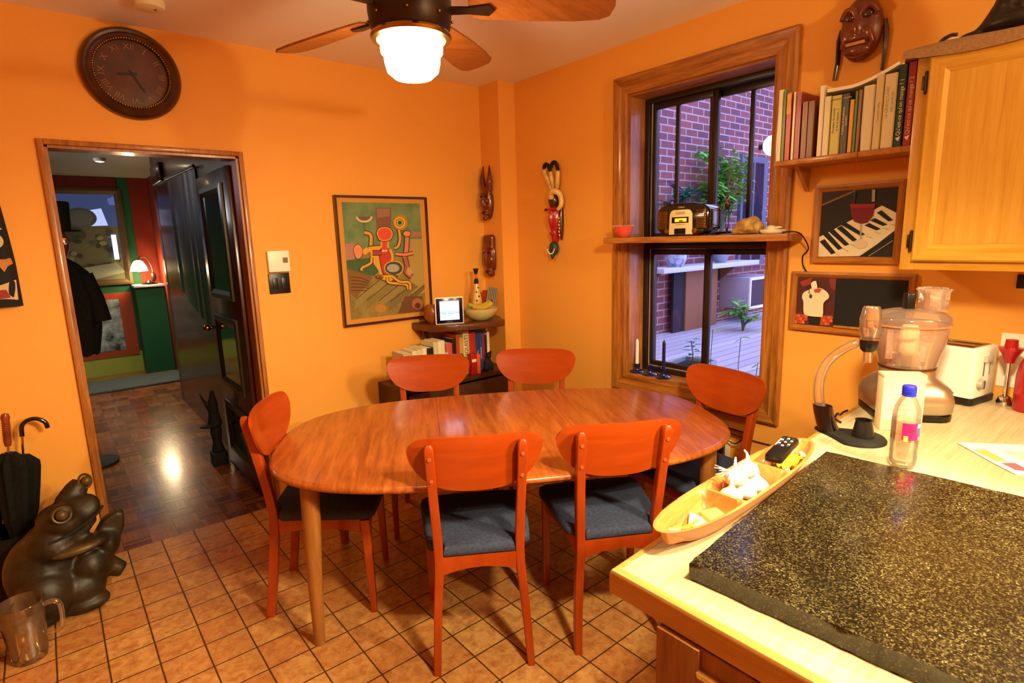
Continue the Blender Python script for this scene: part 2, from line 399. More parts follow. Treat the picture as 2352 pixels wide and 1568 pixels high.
# more materials
T['shade']=pm('frosted_lamp_glass','fff6e6',rough=.4,em='ffdca0',ems=FANE)
T['blade']=wood('fan_blade_wood','8a4a1c','a8622c',(2,14,14),2.5,.4,.2)
T['dial']=pm('clock_dial','3e150c','5c2616',9,rough=.45); T['numeral']=pm('numeral_tan','8a5a34',rough=.5)
T['pgreen']=pm('painted_green','54704c','76895a',9,rough=.7); T['pochre']=pm('painted_ochre','7c662e','96803e',9,rough=.7)
T['horn']=pm('cream_horn','c89a50','e0bc78',14,rough=.4,coat=.3)
T['bcase']=wood('dark_bookcase','3a1c0d','522a14',(1.2,12,12),2.5,.45,.1)
T['gourd']=pm('gourd','7a3a12','98501c',6,rough=.35,coat=.3)
T['pink']=pm('pink_glass','d8402c','e06048',6,rough=.15,coat=.6)
T['stone']=pm('tan_stone','8a6632','c09a56',22,bump=.5,bsc=60,rough=.85)
T['cobalt']=pm('cobalt_glass','06102e','0c1e55',6,rough=.08,coat=1)
T['runner']=pm('tan_runner','8a6440','9c744c',120,bump=.2,bsc=300,rough=.9)
T['carve']=pm('dark_carving','1a120a','2c2010',12,bump=.4,bsc=35,rough=.45)
T['clear2']=thin('clear_acrylic','fffdf8',.08,.03,1.5,.035)
T['copper']=pm('amber','b8641c',rough=.25,coat=.5)
T['waterm']=thin('water','f0ece0',.04,.02,1.33,.025,'c8c0a0')
T['bluecap']=pm('blue_cap','1a22a8',rough=.35)
T['rosy']=pm('rosy_rim','b8765a',rough=.2,coat=.5)
T['umb']=pm('black_cloth','0e0d0a','171510',60,rough=.85,spec=.2)
T['maskw2']=pm('red_wood_handle','6a2a14','8a3c1c',20,rough=.35,coat=.3)
T['pglass']=thin('jug_glass','faf6ea',.12,.03,1.45,.015)
T['hshade']=pm('hall_shade','fff0d8',rough=.5,em='ffdca8',ems=9)
T['matm']=pm('grey_mat','4a5452','5a6462',80,rough=.9)
T['bwprint']=pm('black_white_print','101a1a','a8b4b0',7,rough=.5)
T['potpat']=pm('blue_white_pot','4a6088','d0d8e8',16,rough=.3)
def reflection_mat():
    m,nt,b=newmat('striped_reflection_gloss'); setb(b,rough=.4,coat=.15)  # stripes paint a window mirrored in the glossy hall door
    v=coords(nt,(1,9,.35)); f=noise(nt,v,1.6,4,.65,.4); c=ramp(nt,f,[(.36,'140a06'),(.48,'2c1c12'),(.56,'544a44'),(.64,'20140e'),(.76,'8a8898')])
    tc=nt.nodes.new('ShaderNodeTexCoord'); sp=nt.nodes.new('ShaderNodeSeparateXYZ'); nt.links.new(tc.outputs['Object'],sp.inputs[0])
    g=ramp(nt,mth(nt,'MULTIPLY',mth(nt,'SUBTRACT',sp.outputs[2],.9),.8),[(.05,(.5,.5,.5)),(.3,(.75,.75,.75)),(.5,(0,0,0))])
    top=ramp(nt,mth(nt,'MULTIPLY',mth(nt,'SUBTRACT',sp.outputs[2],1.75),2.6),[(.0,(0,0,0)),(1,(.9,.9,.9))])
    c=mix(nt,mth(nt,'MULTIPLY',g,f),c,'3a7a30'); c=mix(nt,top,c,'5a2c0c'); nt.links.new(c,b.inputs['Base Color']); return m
T['reflstripe']=reflection_mat()
# ================================================================== the setting
def wallM(x,y,z,nx):
    """local x = viewer's right along the wall, y = up, z = out of the wall. nx: 'r' window wall (faces -X), 'b' door wall (faces -Y)"""
    if nx=='r': cols=(V((0,-1,0)),V((0,0,1)),V((-1,0,0)))
    else: cols=(V((1,0,0)),V((0,0,1)),V((0,-1,0)))
    M=Matrix((cols[0],cols[1],cols[2])).transposed().to_4x4(); M.translation=V((x,y,z)); return M
H=2.61
def sbox(name,lo,hi,m):
    b=B(); lo=V(lo); hi=V(hi); b.box((lo+hi)/2,hi-lo,m); return struct(b.build(name,m,smooth=0))
sbox('floor',(-3,-3,-.1),(2.7,3.40,0),T['tile'])
sbox('floor_hall',(-1.1,3.40,-.1),(1.3,8.7,0),T['parquet'])
sbox('ceiling',(-3.1,-3.1,H),(2.95,3.54,H+.1),T['ceil'])
b=B()
for lo,hi in (((-3.1,3.42,0),(.075,3.54,H)),((.9,3.42,0),(2.95,3.54,H)),((.075,3.42,2.03),(.9,3.54,H))):
    lo,hi=V(lo),V(hi); b.box((lo+hi)/2,hi-lo,T['wall'])
struct(b.build('wall_back',T['wall'],smooth=0))
Y0,Y1,Z0,Z1=1.335,2.185,.70,2.33
b=B()
for lo,hi in (((2.7,-3.1,0),(2.95,Y0,H)),((2.7,Y1,0),(2.95,3.42,H)),((2.7,Y0,0),(2.95,Y1,Z0)),((2.7,Y0,Z1),(2.95,Y1,H))):
    lo,hi=V(lo),V(hi); b.box((lo+hi)/2,hi-lo,T['wall'])
struct(b.build('wall_right',T['wall'],smooth=0))
sbox('wall_corner',(2.555,3.2,0),(2.7,3.42,H),T['wall'])
sbox('wall_left',(-3.1,-3,0),(-3,3.42,H),T['wall'])
sbox('wall_front',(-3,-3.1,0),(2.7,-3,H),T['wall'])
# window casing, lining
b=B(); M=wallM(2.7,(Y0+Y1)/2,(Z0+Z1)/2,'r')
prof=[(0,0),(0,.022),(.012,.03),(.03,.026),(.045,.026),(.055,.02),(.075,.018),(.088,.022),(.1,.018),(.1,0)]
def frame2(b,M,W,H_,w,d,mh,mv,prof):
    for k in range(4):
        L=W if k%2==0 else H_; D=H_ if k%2==0 else W
        R=Matrix.Rotation(k*PI/2,4,'Z')
        b.loft([[M@(R@V((-L/2+t,-D/2+t,z))) for t,z in prof],[M@(R@V((L/2-t,-D/2+t,z))) for t,z in prof]],mh if k%2==0 else mv,True)
frame2(b,M,Y1-Y0+.2,Z1-Z0+.2,.1,.03,T['pineh'],T['pine'],prof)
struct(b.build('trim_1',T['pine'],smooth=30),'knotty pine casing around the window')
win=sempty('window_1',(0,0,0),'dark brown framed sliding window in a pine casing')
b=B()
b.box((2.765,(Y0+Y1)/2,Z0+.006),(.13,Y1-Y0,.012),T['pineh']); b.box((2.765,(Y0+Y1)/2,Z1-.006),(.13,Y1-Y0,.012),T['pineh'])
b.box((2.765,Y0+.006,(Z0+Z1)/2),(.13,.012,Z1-Z0-.024),T['pine']); b.box((2.765,Y1-.006,(Z0+Z1)/2),(.13,.012,Z1-Z0-.024),T['pine'])
b.build('jamb_lining',T['pine'],win,smooth=0)
def win_unit(z0,z1,bars,panes,xf=2.885):
    f=B(); w=.028
    f.box((xf,(Y0+Y1)/2,z0+w/2),(.1,Y1-Y0-.024,w),T['alu'],.003); f.box((xf,(Y0+Y1)/2,z1-w/2),(.1,Y1-Y0-.024,w),T['alu'],.003)
    f.box((xf,Y0+.012+w/2,(z0+z1)/2),(.1,w,z1-z0-2*w),T['alu'],.003); f.box((xf,Y1-.012-w/2,(z0+z1)/2),(.1,w,z1-z0-2*w),T['alu'],.003)
    f.box((xf-.03,Y1-.047,(z0+z1)/2),(.01,.006,z1-z0-2*w),T['alul']); f.box((xf-.03,(Y0+Y1)/2,z0+w+.004),(.01,Y1-Y0-.09,.006),T['alul'])
    fr=f.build('frame',T['alu'],win,smooth=30)
    for (ya,yb,x,bw) in panes:
        s=B(); a0,a1=z0+w,z1-w
        for yy in (ya+bw/2,yb-bw/2): s.box((x,yy,(a0+a1)/2),(.026,bw,a1-a0-.004),T['alu'],.003)
        s.box((x,(ya+yb)/2,a0+.018),(.026,yb-ya-2*bw,.032),T['alu'],.003); s.box((x,(ya+yb)/2,a1-.018),(.026,yb-ya-2*bw,.032),T['alu'],.003)
        for yy in bars:
            if ya+bw<yy<yb-bw: s.box((x,yy,(a0+a1)/2),(.018,.022,a1-a0-.066),T['alu'],.002)
        sa=s.build('sash',T['alu'],win,smooth=30)
        p=B(); p.faces([V((x,ya+bw,a0+.03)),V((x,yb-bw,a0+.03)),V((x,yb-bw,a1-.03)),V((x,ya+bw,a1-.03))],[(0,1,2,3)],T['glass'])
        p.build('pane',T['glass'],sa,smooth=0)
win_unit(1.49,2.318,(1.972,1.556),((1.72,2.145,2.868,.032),(1.375,1.795,2.91,.03)))
win_unit(.712,1.489,(),((1.735,2.145,2.868,.03),(1.375,1.80,2.91,.032)))
# doorway to the hall
b=B(); w=.024
for (xa,xb,za,zb) in ((.051,.075,0,2.054),(.9,.924,0,2.054),(.075,.9,2.03,2.054)):
    b.box(((xa+xb)/2,3.412,(za+zb)/2),(xb-xa,.02,zb-za),T['pine'],.003)
b.box((.0815,3.48,1.01),(.013,.12,2.02),T['pine']); b.box((.8935,3.48,1.01),(.013,.12,2.02),T['pine']); b.box((.4875,3.48,2.0235),(.799,.12,.013),T['pine'])
struct(b.build('trim_2',T['pine'],smooth=30),'thin pine door lining around the opening to the hall')
# hall shell
T['hgreen']=plaster('hall_green','1d5230','235c36'); T['hred']=plaster('hall_red','7a2410','862c14'); T['hceil']=pm('hall_ceiling','8a8a70')
T['hyel']=pm('hall_yellow_green','8f9a3a','a0a648',3)
sbox('ceiling_hall',(-1.1,3.54,2.42),(1.3,8.7,2.52),T['hceil'])
sbox('wall_hall_left',(-1.1,3.54,0),(-1.0,8.6,2.42),T['hgreen'])
sbox('wall_hall_right',(.93,3.54,0),(1.3,6.6,2.42),T['darkw'])
sbox('wall_hall_side',(1.15,6.6,0),(1.3,8.6,2.42),T['hred'])
b=B(); b.box((.05,8.65,1.35),(2.5,.1,2.9),T['hgreen'])
b.box((.30,8.595,2.3),(1.04,.01,.22),T['hred']); b.box((1.045,8.595,1.83),(.205,.01,1.5),T['hred'])
struct(b.build('wall_hall_end',T['hgreen'],smooth=0))
b=B(); b.box((.05,8.585,.13),(2.1,.01,.26),T['hyel']); struct(b.build('baseboard_hall',T['hyel'],smooth=0),'yellow green band along the foot of the far hall wall')
b=B(); b.box((.955,6.52,1.21),(.05,.15,2.41),T['darkw'],.006); b.box((.915,6.2,2.22),(.028,.5,.16),T['darkw'],.006)
struct(b.build('trim_3',T['darkw'],smooth=30),'dark wood casing at the end of the hall wall')
# open glossy door against the hall wall
dr=sempty('door_1',(.885,3.56,0),'glossy dark wood door standing open into the hall')
b=B(); b.box((0,.41,1.005),(.038,.82,1.99),T['darkw'],.003)
b.build('leaf',T['darkw'],dr,smooth=30)
T['mirror']=pm('dark_door_glass','14110f',rough=.06,coat=1)
for za,zb in ((1.22,1.92),(.62,1.1),(.14,.5)):
    b=B(); M=Matrix(((0,0,-1,-.019),(-1,0,0,.41),(0,1,0,(za+zb)/2),(0,0,0,1)))
    frame2(b,M,.56,zb-za,.055,.02,solid('40342a',.3),solid('40342a',.3),[(0,0),(0,.014),(.03,.018),(.055,.006),(.055,0)])
    b.build('panel_frame',None,dr,smooth=30)
    b=B(); b.faces([M@V((x*.225,y*((zb-za)/2-.055),.004)) for x,y in ((-1,-1),(1,-1),(1,1),(-1,1))],[(0,1,2,3)],T['mirror']); b.build('pane',T['mirror'],dr,smooth=0)
b=B(); b.cyl((-.019,.76,1.0),(-.06,.76,1.0),.012,.012,T['brass']); b.ell((-.07,.76,1.0),.024,T['brass']); b.build('handle',T['brass'],dr)
# outside: light well
b=B(); b.box((7.2,3.7,2.6),(8.6,.2,4.4),T['brick']); struct(b.build('wall_outside',T['brick'],smooth=0),'old brick house wall across the deck')
b=B(); b.box((11.4,1,2.6),(.2,5.6,4.4),T['brick']); struct(b.build('wall_outside_end',T['brick'],smooth=0))
b=B(); b.box((7.1,1.2,.44),(8.2,5,.12),T['deck']); struct(b.build('deck',T['deck'],smooth=0),'weathered grey plank deck outside')
# ------------------------------------------------------------------ world, lights, camera
w=bpy.data.worlds.new('world'); scene.world=w; w.use_nodes=True
bg=w.node_tree.nodes['Background']; bg.inputs[0].default_value=(.48,.52,1.0,1); bg.inputs[1].default_value=WORLD
def light(name,kind,loc,power,col,size=.1,rot=None,spot=None):
    l=bpy.data.lights.new(name,kind); l.energy=power; l.color=col
    if kind=='POINT' or kind=='SPOT': l.shadow_soft_size=size
    if kind=='AREA': l.shape='DISK'; l.size=size
    if spot: l.spot_size=spot; l.spot_blend=.5
    o=bpy.data.objects.new(name,l); COL.objects.link(o); o.location=loc
    if rot: o.rotation_euler=rot
    return o
WARM=(1,.79,.47)
light('kitchen_and_fill_light','POINT',(1.7,-1.3,2.3),KITCH*.6,(1,.80,.44),.08)  # unseen fill lamp, added to brighten the wall cabinet's face
def aim(p,t): return (V(t)-V(p)).to_track_quat('-Z','Y').to_euler()
light('kitchen_and_fill_light','SPOT',(.95,.18,2.05),KITCH,(1,.82,.48),.09,aim((.95,.18,2.05),(1.1,1.15,0)),math.radians(140))
light('counter_light','SPOT',(1.6,-.03,1.62),COUNT,(1,.86,.5),.03,aim((1.6,-.03,1.62),(.98,.5,.91)),math.radians(112))
light('hall_spot','SPOT',(.56,6.9,2.36),70,(1,.92,.7),.04,(0,0,0),2.0)
light('hall_lamp_light','POINT',(.96,8.28,1.28),14,(1,.75,.42),.05)
light('hall_day','AREA',(-.6,6.6,2.2),10,(.85,.85,.9),.6,(0,math.radians(-50),0))
light('hall_floor_light','POINT',(1.02,8.45,.09),1.5,(1,.9,.5),.03)
cam=bpy.data.cameras.new('camera'); co=bpy.data.objects.new('camera',cam); COL.objects.link(co)
cam.sensor_width=36; cam.lens=1295/2352*36; cam.clip_start=.05
yw,pt,rl=.6852,.18127,-.02907
f=V((math.sin(yw)*math.cos(pt),math.cos(yw)*math.cos(pt),-math.sin(pt))); rt=V((math.cos(yw),-math.sin(yw),0)); up=rt.cross(f)
r2=rt*math.cos(rl)+up*math.sin(rl); u2=-rt*math.sin(rl)+up*math.cos(rl)
Mc=Matrix((r2,u2,-f)).transposed().to_4x4(); Mc.translation=V((0,0,1.55)); co.matrix_world=Mc
scene.camera=co
scene.view_settings.view_transform='Standard'; scene.view_settings.look='None'
scene.view_settings.exposure=.12
scene.cycles.use_denoising=True
# ================================================================== dining table
tb=thing('dining_table','oval orange teak dining table with two seams across its top, six chairs around it','table',(1.5395,1.954,0),math.radians(-30.3))
def sellipse(a,b_,n=2.9,k=96):
    out=[]
    for i in range(k):
        t=2*PI*i/k; c,s_=math.cos(t),math.sin(t)
        out.append((a*math.copysign(abs(c)**(2/n),c),b_*math.copysign(abs(s_)**(2/n),s_)))
    return out
b=B(); rings=[]
for off,z in ((-.03,.716),(-.008,.717),(-.001,.724),(0,.731),(-.003,.738),(-.01,.7425),(-.02,.744)):
    rings.append([V((x,y,z-.044)) for x,y in sellipse(1.001+off,.590+off)])
b.loft(rings,T['teak'])
for u in (-.3,.3): b.box((u,0,.6998),(.0016,1.14,.0008),solid('4a1e0a'))
b.build('tabletop',T['teak'],tb,smooth=50)
b=B(); o=sellipse(.83,.44,3.2); i=sellipse(.81,.42,3.2)
b.loft([[V((x,y,.612)) for x,y in o],[V((x,y,.672)) for x,y in o],[V((x,y,.672)) for x,y in i],[V((x,y,.612)) for x,y in i],[V((x,y,.612)) for x,y in o]],T['teak'],False)
b.build('apron',T['teak'],tb,smooth=40)
for sx in (-1,1):
    for sy in (-1,1):
        b=B(); x,y=sx*.8175,sy*.385
        b.tube([(x,y,0),(x-sx*.004,y,.25),(x-sx*.014,y,.52),(x-sx*.018,y,.672)],[.021,.027,.034,.035],T['teakl'],20); b.build('leg',T['teakl'],tb)
# ================================================================== chairs
ch=thing('dining_chair','wooden chair at the middle of the near side, back toward the viewer','chair',(1.051,1.498,0),math.radians(-32.7),'dining chairs around the oval table')
PY=[(.172,0,0),(.166,.018,.12),(.158,.034,.25),(.148,.047,.38),(.147,.049,.46),(.150,.038,.56),(.154,.018,.68),(.157,-.002,.79),(.159,-.018,.872)]
def postxy(z):
    for a,c in zip(PY,PY[1:]):
        if a[2]<=z<=c[2]:
            t=(z-a[2])/(c[2]-a[2]); return (a[0]+(c[0]-a[0])*t,a[1]+(c[1]-a[1])*t)
    return PY[-1][:2]
for s in (-1,1):
    b=B(); P=smoothpts(PY,4); rings=[]
    for x,y,z in P:
        k=1 if z<.86 else .8
        wx=.0135+.003*min(1,z/.4); rings.append(rrect(s*x,y,z,wx*k,.0185*k,.005))
    x,y,z=PY[-1]; rings.append(rrect(s*x,y-.002,z+.008,.008,.009,.004))
    b.loft(rings,T['chair'])
    for zz in (.745,.83):
        px,py=postxy(zz); b.cyl((s*px,py-.017,zz),(s*px,py-.0215,zz-.0008),.0075,.0065,solid('b5582a',.3),12)
    b.build('leg',T['chair'],ch,smooth=50)
    b=B(); b.loft([rrect(s*.198,.437,0,.0125,.0125,.004),rrect(s*.196,.432,.25,.0165,.0165,.005),rrect(s*.194,.428,.425,.019,.019,.005)],T['chair']); b.build('leg',T['chair'],ch,smooth=50)
b=B(); NX,NZ=40,10; Wd=.236
def bk(side):
    def f(u,v):
        x=Wd*math.sin((u-.5)*PI); q=abs(x)/Wd
        zt=.838+.057*(1-q**7)**.5; zb=.838-.152*(1-q**2.9)**.58
        z=zb+(zt-zb)*v; py=postxy(min(z,.87))[1]
        y=py+.0205+.62*(x*x-.155**2)
        return V((x,y+(.011 if side else 0),z))
    return f
b.grid(bk(0),NX,NZ,T['panel']); b.grid(bk(1),NX,NZ,T['panel'])
bmesh.ops.remove_doubles(b.bm,verts=b.bm.verts[:],dist=.00001)
be=[e for e in b.bm.edges if e.is_boundary]
r=bmesh.ops.bridge_loops(b.bm,edges=be)
b.build('backrest',T['panel'],ch,smooth=50)
b=B(); poly=[(-.128,.032),(.128,.032),(.128,.072),(.176,.078),(.19,.09),(.226,.42),(.222,.45),(.20,.468),(.1,.476),(0,.478),(-.1,.476),(-.20,.468),(-.222,.45),(-.226,.42),(-.19,.09),(-.176,.078),(-.128,.072)]
cx,cy=0,.27; rings=[]
for k,z in ((.97,.434),(1,.44),(1,.455),(.985,.466),(.94,.474),(.6,.480),(.2,.482)): rings.append([V((cx+(x-cx)*k,cy+(y-cy)*k,z)) for x,y in poly])
b.loft(rings,T['cloth']); b.build('seat_cushion',T['cloth'],ch,smooth=60)
b=B(); n=12
def apron(p0,p1,th,zt=.433,zb=.365,arch=.022):
    p0,p1=V(p0),V(p1); d=(p1-p0).normalized(); nn=V((-d.y,d.x))*th/2; rings=[]
    for i in range(n+1):
        t=i/n; p=p0+(p1-p0)*t; z=zb+arch*(1-(2*t-1)**2)
        rings.append([V((p.x+nn.x,p.y+nn.y,z)),V((p.x-nn.x,p.y-nn.y,z)),V((p.x-nn.x,p.y-nn.y,zt)),V((p.x+nn.x,p.y+nn.y,zt))])
    b.loft(rings,T['chair'])
apron((-.132,.045),(.132,.045),.024); apron((-.174,.43),(.174,.43),.022); apron((-.152,.07),(-.19,.408),.02); apron((.152,.07),(.19,.408),.02)
b.build('seat_frame',T['chair'],ch,smooth=40)
G='dining chairs around the oval table'
for x,y,a,l in ((1.512,1.24,-30.7,'wooden chair on the near side beside the counter corner, back toward the viewer'),
    (1.655,2.80,147,'wooden chair across the table in front of the corner bookcase, facing the viewer'),
    (2.205,2.475,132.8,'wooden chair across the table between the bookcase and the window, facing the viewer'),
    (2.50,1.40,79.2,'wooden chair at the far right end of the table under the window'),
    (.640,2.480,236,'wooden chair at the left end of the table by the doorway')):
    dup(ch,(x,y,0),math.radians(a),l,G)
# ================================================================== ceiling fan
FX,FY=1.08,1.82
fan=thing('ceiling_fan','bronze ceiling fan with five wood blades and a glowing frosted lamp','fan',(FX,FY,2.61))
b=B(); b.lathe([(.02,0),(.085,0),(.09,-.02),(.08,-.06),(.05,-.075),(.03,-.08)],T['bronze'],n=32,cap=True); b.build('canopy',T['bronze'],fan)
b=B(); b.lathe([(.03,-.08),(.06,-.10),(.115,-.12),(.138,-.16),(.142,-.22),(.142,-.30),(.136,-.345),(.125,-.365),(.118,-.372)],T['bronze'],n=40,cap=True)
for k in range(8): b.ell((.1425*math.cos(k*PI/4+.2),.1425*math.sin(k*PI/4+.2),-.325),.005,T['brass'],nu=8,nv=6)
b.build('motor_housing',T['bronze'],fan)
b=B(); b.lathe([(.118,-.368),(.134,-.366),(.138,-.374),(.134,-.384),(.118,-.386),(.112,-.378),(.118,-.368)],T['brass'],n=40); b.build('light_ring',T['brass'],fan)
b=B(); b.lathe([(.106,-.376),(.107,-.40),(.1055,-.425),(.097,-.432),(.095,-.455),(.088,-.485),(.065,-.505),(.03,-.514),(.001,-.516)],T['shade'],n=40); b.build('lamp_shade',T['shade'],fan)
for k in range(5):
    a=math.radians(-38+72*k); R=rz(a); tilt=rx(math.radians(-13))
    out=[(.20,-.045),(.24,-.058),(.40,-.072),(.58,-.080),(.66,-.076),(.695,-.055),(.705,0),(.695,.055),(.66,.076),(.58,.080),(.40,.072),(.24,.058),(.20,.045)]
    b=B(); T4=(Matrix.Translation((0,0,-.285))@(R@tilt).to_4x4()); b.prism(out,-.004,.004,T['blade'],T4,.002,1)
    bl=b.build('blade',T['blade'],fan,smooth=30)
    b=B(); b.prism([(.135,-.02),(.2,-.016),(.27,-.03),(.29,0),(.27,.03),(.2,.016),(.135,.02)],-.0115,-.0045,T['bronze'],T4,.001,1); b.build('blade_bracket',T['bronze'],bl,smooth=30)
# ================================================================== things on the door wall
D0=3.42
ck=thing('wall_clock','big round brown wall clock with a gold beaded ring, above the doorway','clock',(.458,D0,2.382))
Mw=Matrix(((1,0,0),(0,0,-1),(0,1,0)))  # local z -> -Y
Mw=Matrix((V((1,0,0)),V((0,0,1)),V((0,-1,0)))).transposed()
b=B(); b.lathe([(.205,0),(.21,.012),(.205,.03),(.192,.042),(.182,.038),(.172,.046),(.162,.04),(.15,.022),(.15,0)],T['maskb'],n=64,mat=Mw.to_4x4()); b.build('rim',T['maskb'],ck)
b=B()
for k in range(90):
    a=2*PI*k/90; b.ell(Mw@V((.156*math.cos(a),.156*math.sin(a),.036)),.0052,T['gold'],nu=6,nv=4)
b.build('beaded_ring',T['gold'],ck,smooth=80)
b=B(); b.lathe([(.151,.016),(.001,.018)],T['dial'],n=64,mat=Mw.to_4x4())
for k,s in enumerate(['XII','I','II','III','IIII','V','VI','VII','VIII','IX','X','XI']):
    a=PI/2-2*PI*k/12; d=V((math.cos(a),0,math.sin(a))); r_=V((math.sin(a),0,-math.cos(a)))
    b.text(s,.04,d*.122+V((0,-.0185,0)),r_,d,T['numeral'])
dl=b.build('dial',T['dial'],ck,smooth=30)
for nm,a,L,wd in (('hour_hand',PI/2-2*PI*(8.75/12),.062,.006),('minute_hand',PI/2-2*PI*(25/60),.098,.0045)):
    b=B(); d=V((math.cos(a),0,math.sin(a))); q=V((math.sin(a),0,-math.cos(a))); o=V((0,-.0225,0))
    b.faces([o-d*.02-q*wd,o-d*.02+q*wd,o+d*L*.8+q*wd,o+d*L,o+d*L*.8-q*wd],[(0,1,2,3,4)],T['black']); b.build(nm,T['black'],dl,smooth=0)
b=B(); b.cyl((0,-.018,0),(0,-.026,0),.008,.006,T['black']); b.build('hub',T['black'],dl)
# totem mask
tm=thing('totem_mask','tall black mask painted white and red on the orange wall left of the doorway','mask',(-.262,D0,1.60))
b=B()
def tmf(u,v):
    z=-.29+.60*v; hw=.168*(1-.28*max(0,(v-.3))**1.3-(.75*max(0,v-.86))**2*9)
    t=(u-.5)*2; return V((hw*t,-.004-.042*math.sqrt(max(0,1-t**6))*(.88+.12*math.sin(v*9))-.02*max(0,1-abs(t)*3),z))
b.grid(tmf,24,24,T['blackm']); b.build('face',T['blackm'],tm,smooth=60)
def onmask(fn,pts,m,name,par,off=.002,closed=True):
    b=B(); n=len(pts); cu=sum(p[0] for p in pts)/n; cv=sum(p[1] for p in pts)/n; vs=[]
    def at(u,v): p=fn(u,v); return V((p.x,p.y-off,p.z))
    ks=(1,.75,.5,.25)
    for k in ks: vs+=[at(cu+(u-cu)*k,cv+(v-cv)*k) for u,v in pts]
    vs.append(at(cu,cv)); fs=[(r*n+i,r*n+(i+1)%n,(r+1)*n+(i+1)%n,(r+1)*n+i) for r in range(3) for i in range(n)]+[(3*n+i,3*n+(i+1)%n,4*n) for i in range(n)]
    b.faces(vs,fs,m); return b.build(name,m,par,smooth=0)
def ov(cu,cv,ru,rv,n=20): return [(cu+ru*math.cos(2*PI*k/n),cv+rv*math.sin(2*PI*k/n)) for k in range(n)]
mw=solid('c9a878'); mr=solid('8e1c16'); 
for sgn in (-1,1):
    c=.5+sgn*.335
    onmask(tmf,ov(c,.49,.10,.058),mw,'eye',tm,.003); onmask(tmf,ov(c,.49,.045,.026),T['blackm'],'pupil',tm,.0045)
    onmask(tmf,[(c-.18,.58),(c-.1,.63),(c+.02,.63),(c+.12,.57),(c+.02,.565),(c-.06,.585)],mw,'brow',tm,.003)
    onmask(tmf,[(c-.06,.36),(c+.13,.36),(c+.14,.32),(c+.08,.30),(c+.04,.26)],solid('b5702a'),'cheek_mark',tm,.003)
    onmask(tmf,[(.5+sgn*.10,.73),(.5+sgn*.36,.74),(.5+sgn*.36,.82),(.5+sgn*.14,.84)],mw,'forehead_band',tm,.003)
onmask(tmf,[(.08,.10),(.2,.165),(.5,.15),(.8,.165),(.975,.20),(.96,.05),(.7,.055),(.5,.02),(.3,.055),(.1,.04)],mw,'mouth_paint',tm,.003)
onmask(tmf,[(.16,.075),(.2,.125),(.5,.125),(.86,.13),(.89,.07),(.5,.055)],mr,'lips',tm,.005)
onmask(tmf,ov(.5,.095,.2,.012),T['blackm'],'mouth_gap',tm,.007)
# thermostat and black switch plate
b=B(); b.box((1.054,D0-.014,1.456),(.122,.026,.122),T['white'],.006); th=b.build('thermostat',T['white']); tag(th,'square white thermostat on the orange wall right of the doorway','thermostat')
b=B(); b.box((1.089,D0-.0285,1.462),(.028,.003,.03),solid('6c6a4a',.3)); b.build('display',None,th,smooth=0)
b=B(); b.box((1.05,D0-.006,1.329),(.118,.01,.118),T['black'],.003); sw=b.build('switch_plate',T['gblack']); tag(sw,'square glossy black switch plate directly under the white thermostat','switch')
for sx in (-1,1):
    b=B(); b.box((1.05+sx*.025,D0-.013,1.329),(.03,.006,.066),T['black'],.002); b.build('rocker',T['black'],sw)
b=B(); b.ell((1.085,D0-.012,1.318),.003,T['chrome'],nu=8,nv=6); b.build('indicator',T['chrome'],sw)
# ------------------------------------------------------------------ abstract painting
pt_=thing('abstract_painting','framed abstract painting of rounded red and yellow figures on green and ochre','picture',(1.738,D0,1.432))
W_,H_=.648,.812
b=B(); frame2(b,wallM(0,0,0,'b'),W_,H_,.013,.03,T['maskb'],T['maskb'],[(0,0),(0,.032),(.013,.032),(.013,.02),(.013,0)]); b.build('frame',T['maskb'],pt_,smooth=0)
b=B(); b.box((0,-.009,0),(W_-.024,.016,H_-.024),solid('c98b35',.7)); b.build('mount',None,pt_,smooth=0)
b=B(); pw,ph=.55,.73
F=Flat(b,(-pw/2,-.0176,ph/2),(1,0,0),(0,0,-1),pw,ph,[(205,140),(1030,160),(1078,1320),(285,1415)],.00012)
b.faces([F.P(205,140),F.P(1030,160),F.P(1078,1320),F.P(285,1415)],[(0,1,2,3)],T['pgreen'])
C=lambda h: solid(h,.7)
ol='4a2c18'
F.poly([(240,580),(640,700),(900,700),(1060,560),(1078,1320),(285,1415)],T['pochre'])
F.poly([(560,205),(730,200),(725,420),(570,430)],C('7a5140')); F.poly([(575,215),(715,210),(712,300),(580,310)],C('8f6a50'))
F.poly([(235,590),(330,590),(330,755),(245,765)],C('a8756a')); F.poly([(900,460),(1035,465),(1038,520),(900,520)],C('9a6a5a'))
F.poly([(900,545),(1040,540),(1068,1130),(920,1130),(905,900)],C('a58a4a'))
F.poly([(245,770),(520,740),(590,880),(540,940),(250,880)],C('3d5a34'))
F.poly([(255,860),(520,940),(500,990),(340,1180),(270,1120)],C('7a5424'))
for k in range(5): F.line([(290,950+k*36),(400,960+k*34),(480,1000+k*24)],9,C(ol))
for k in range(5):
    x=340+k*120; F.poly([(x,1190+k*10),(x+250,985+k*12),(x+300,1010+k*16),(x-20,1310+k*6)],C(['8a7a44','7d7038','8c7842','74683a','6a5c34'][k])); F.line([(x,1190+k*10),(x+250,985+k*12)],7,C(ol))
F.poly([(860,1160),(1040,1160),(1070,1320),(780,1345)],C('6a4026')); F.oval(990,1240,60,60,C('a0603a')); F.oval(990,1260,30,30,C('5a2418'))
F.oval(600,1290,60,45,C('b07a2c'))
F.oval(440,300,88,62,C('cdbf86'),24,0,PI); F.oval(440,300,66,42,C('6a5040'),24,0,PI); F.line([(440,362),(440,450)],7,C('4a5a40'))
F.line([(440,470),(500,490),(510,560),(500,640)],52,C(ol)); F.line([(440,470),(500,490),(510,560),(500,640)],32,C('c8923a'))
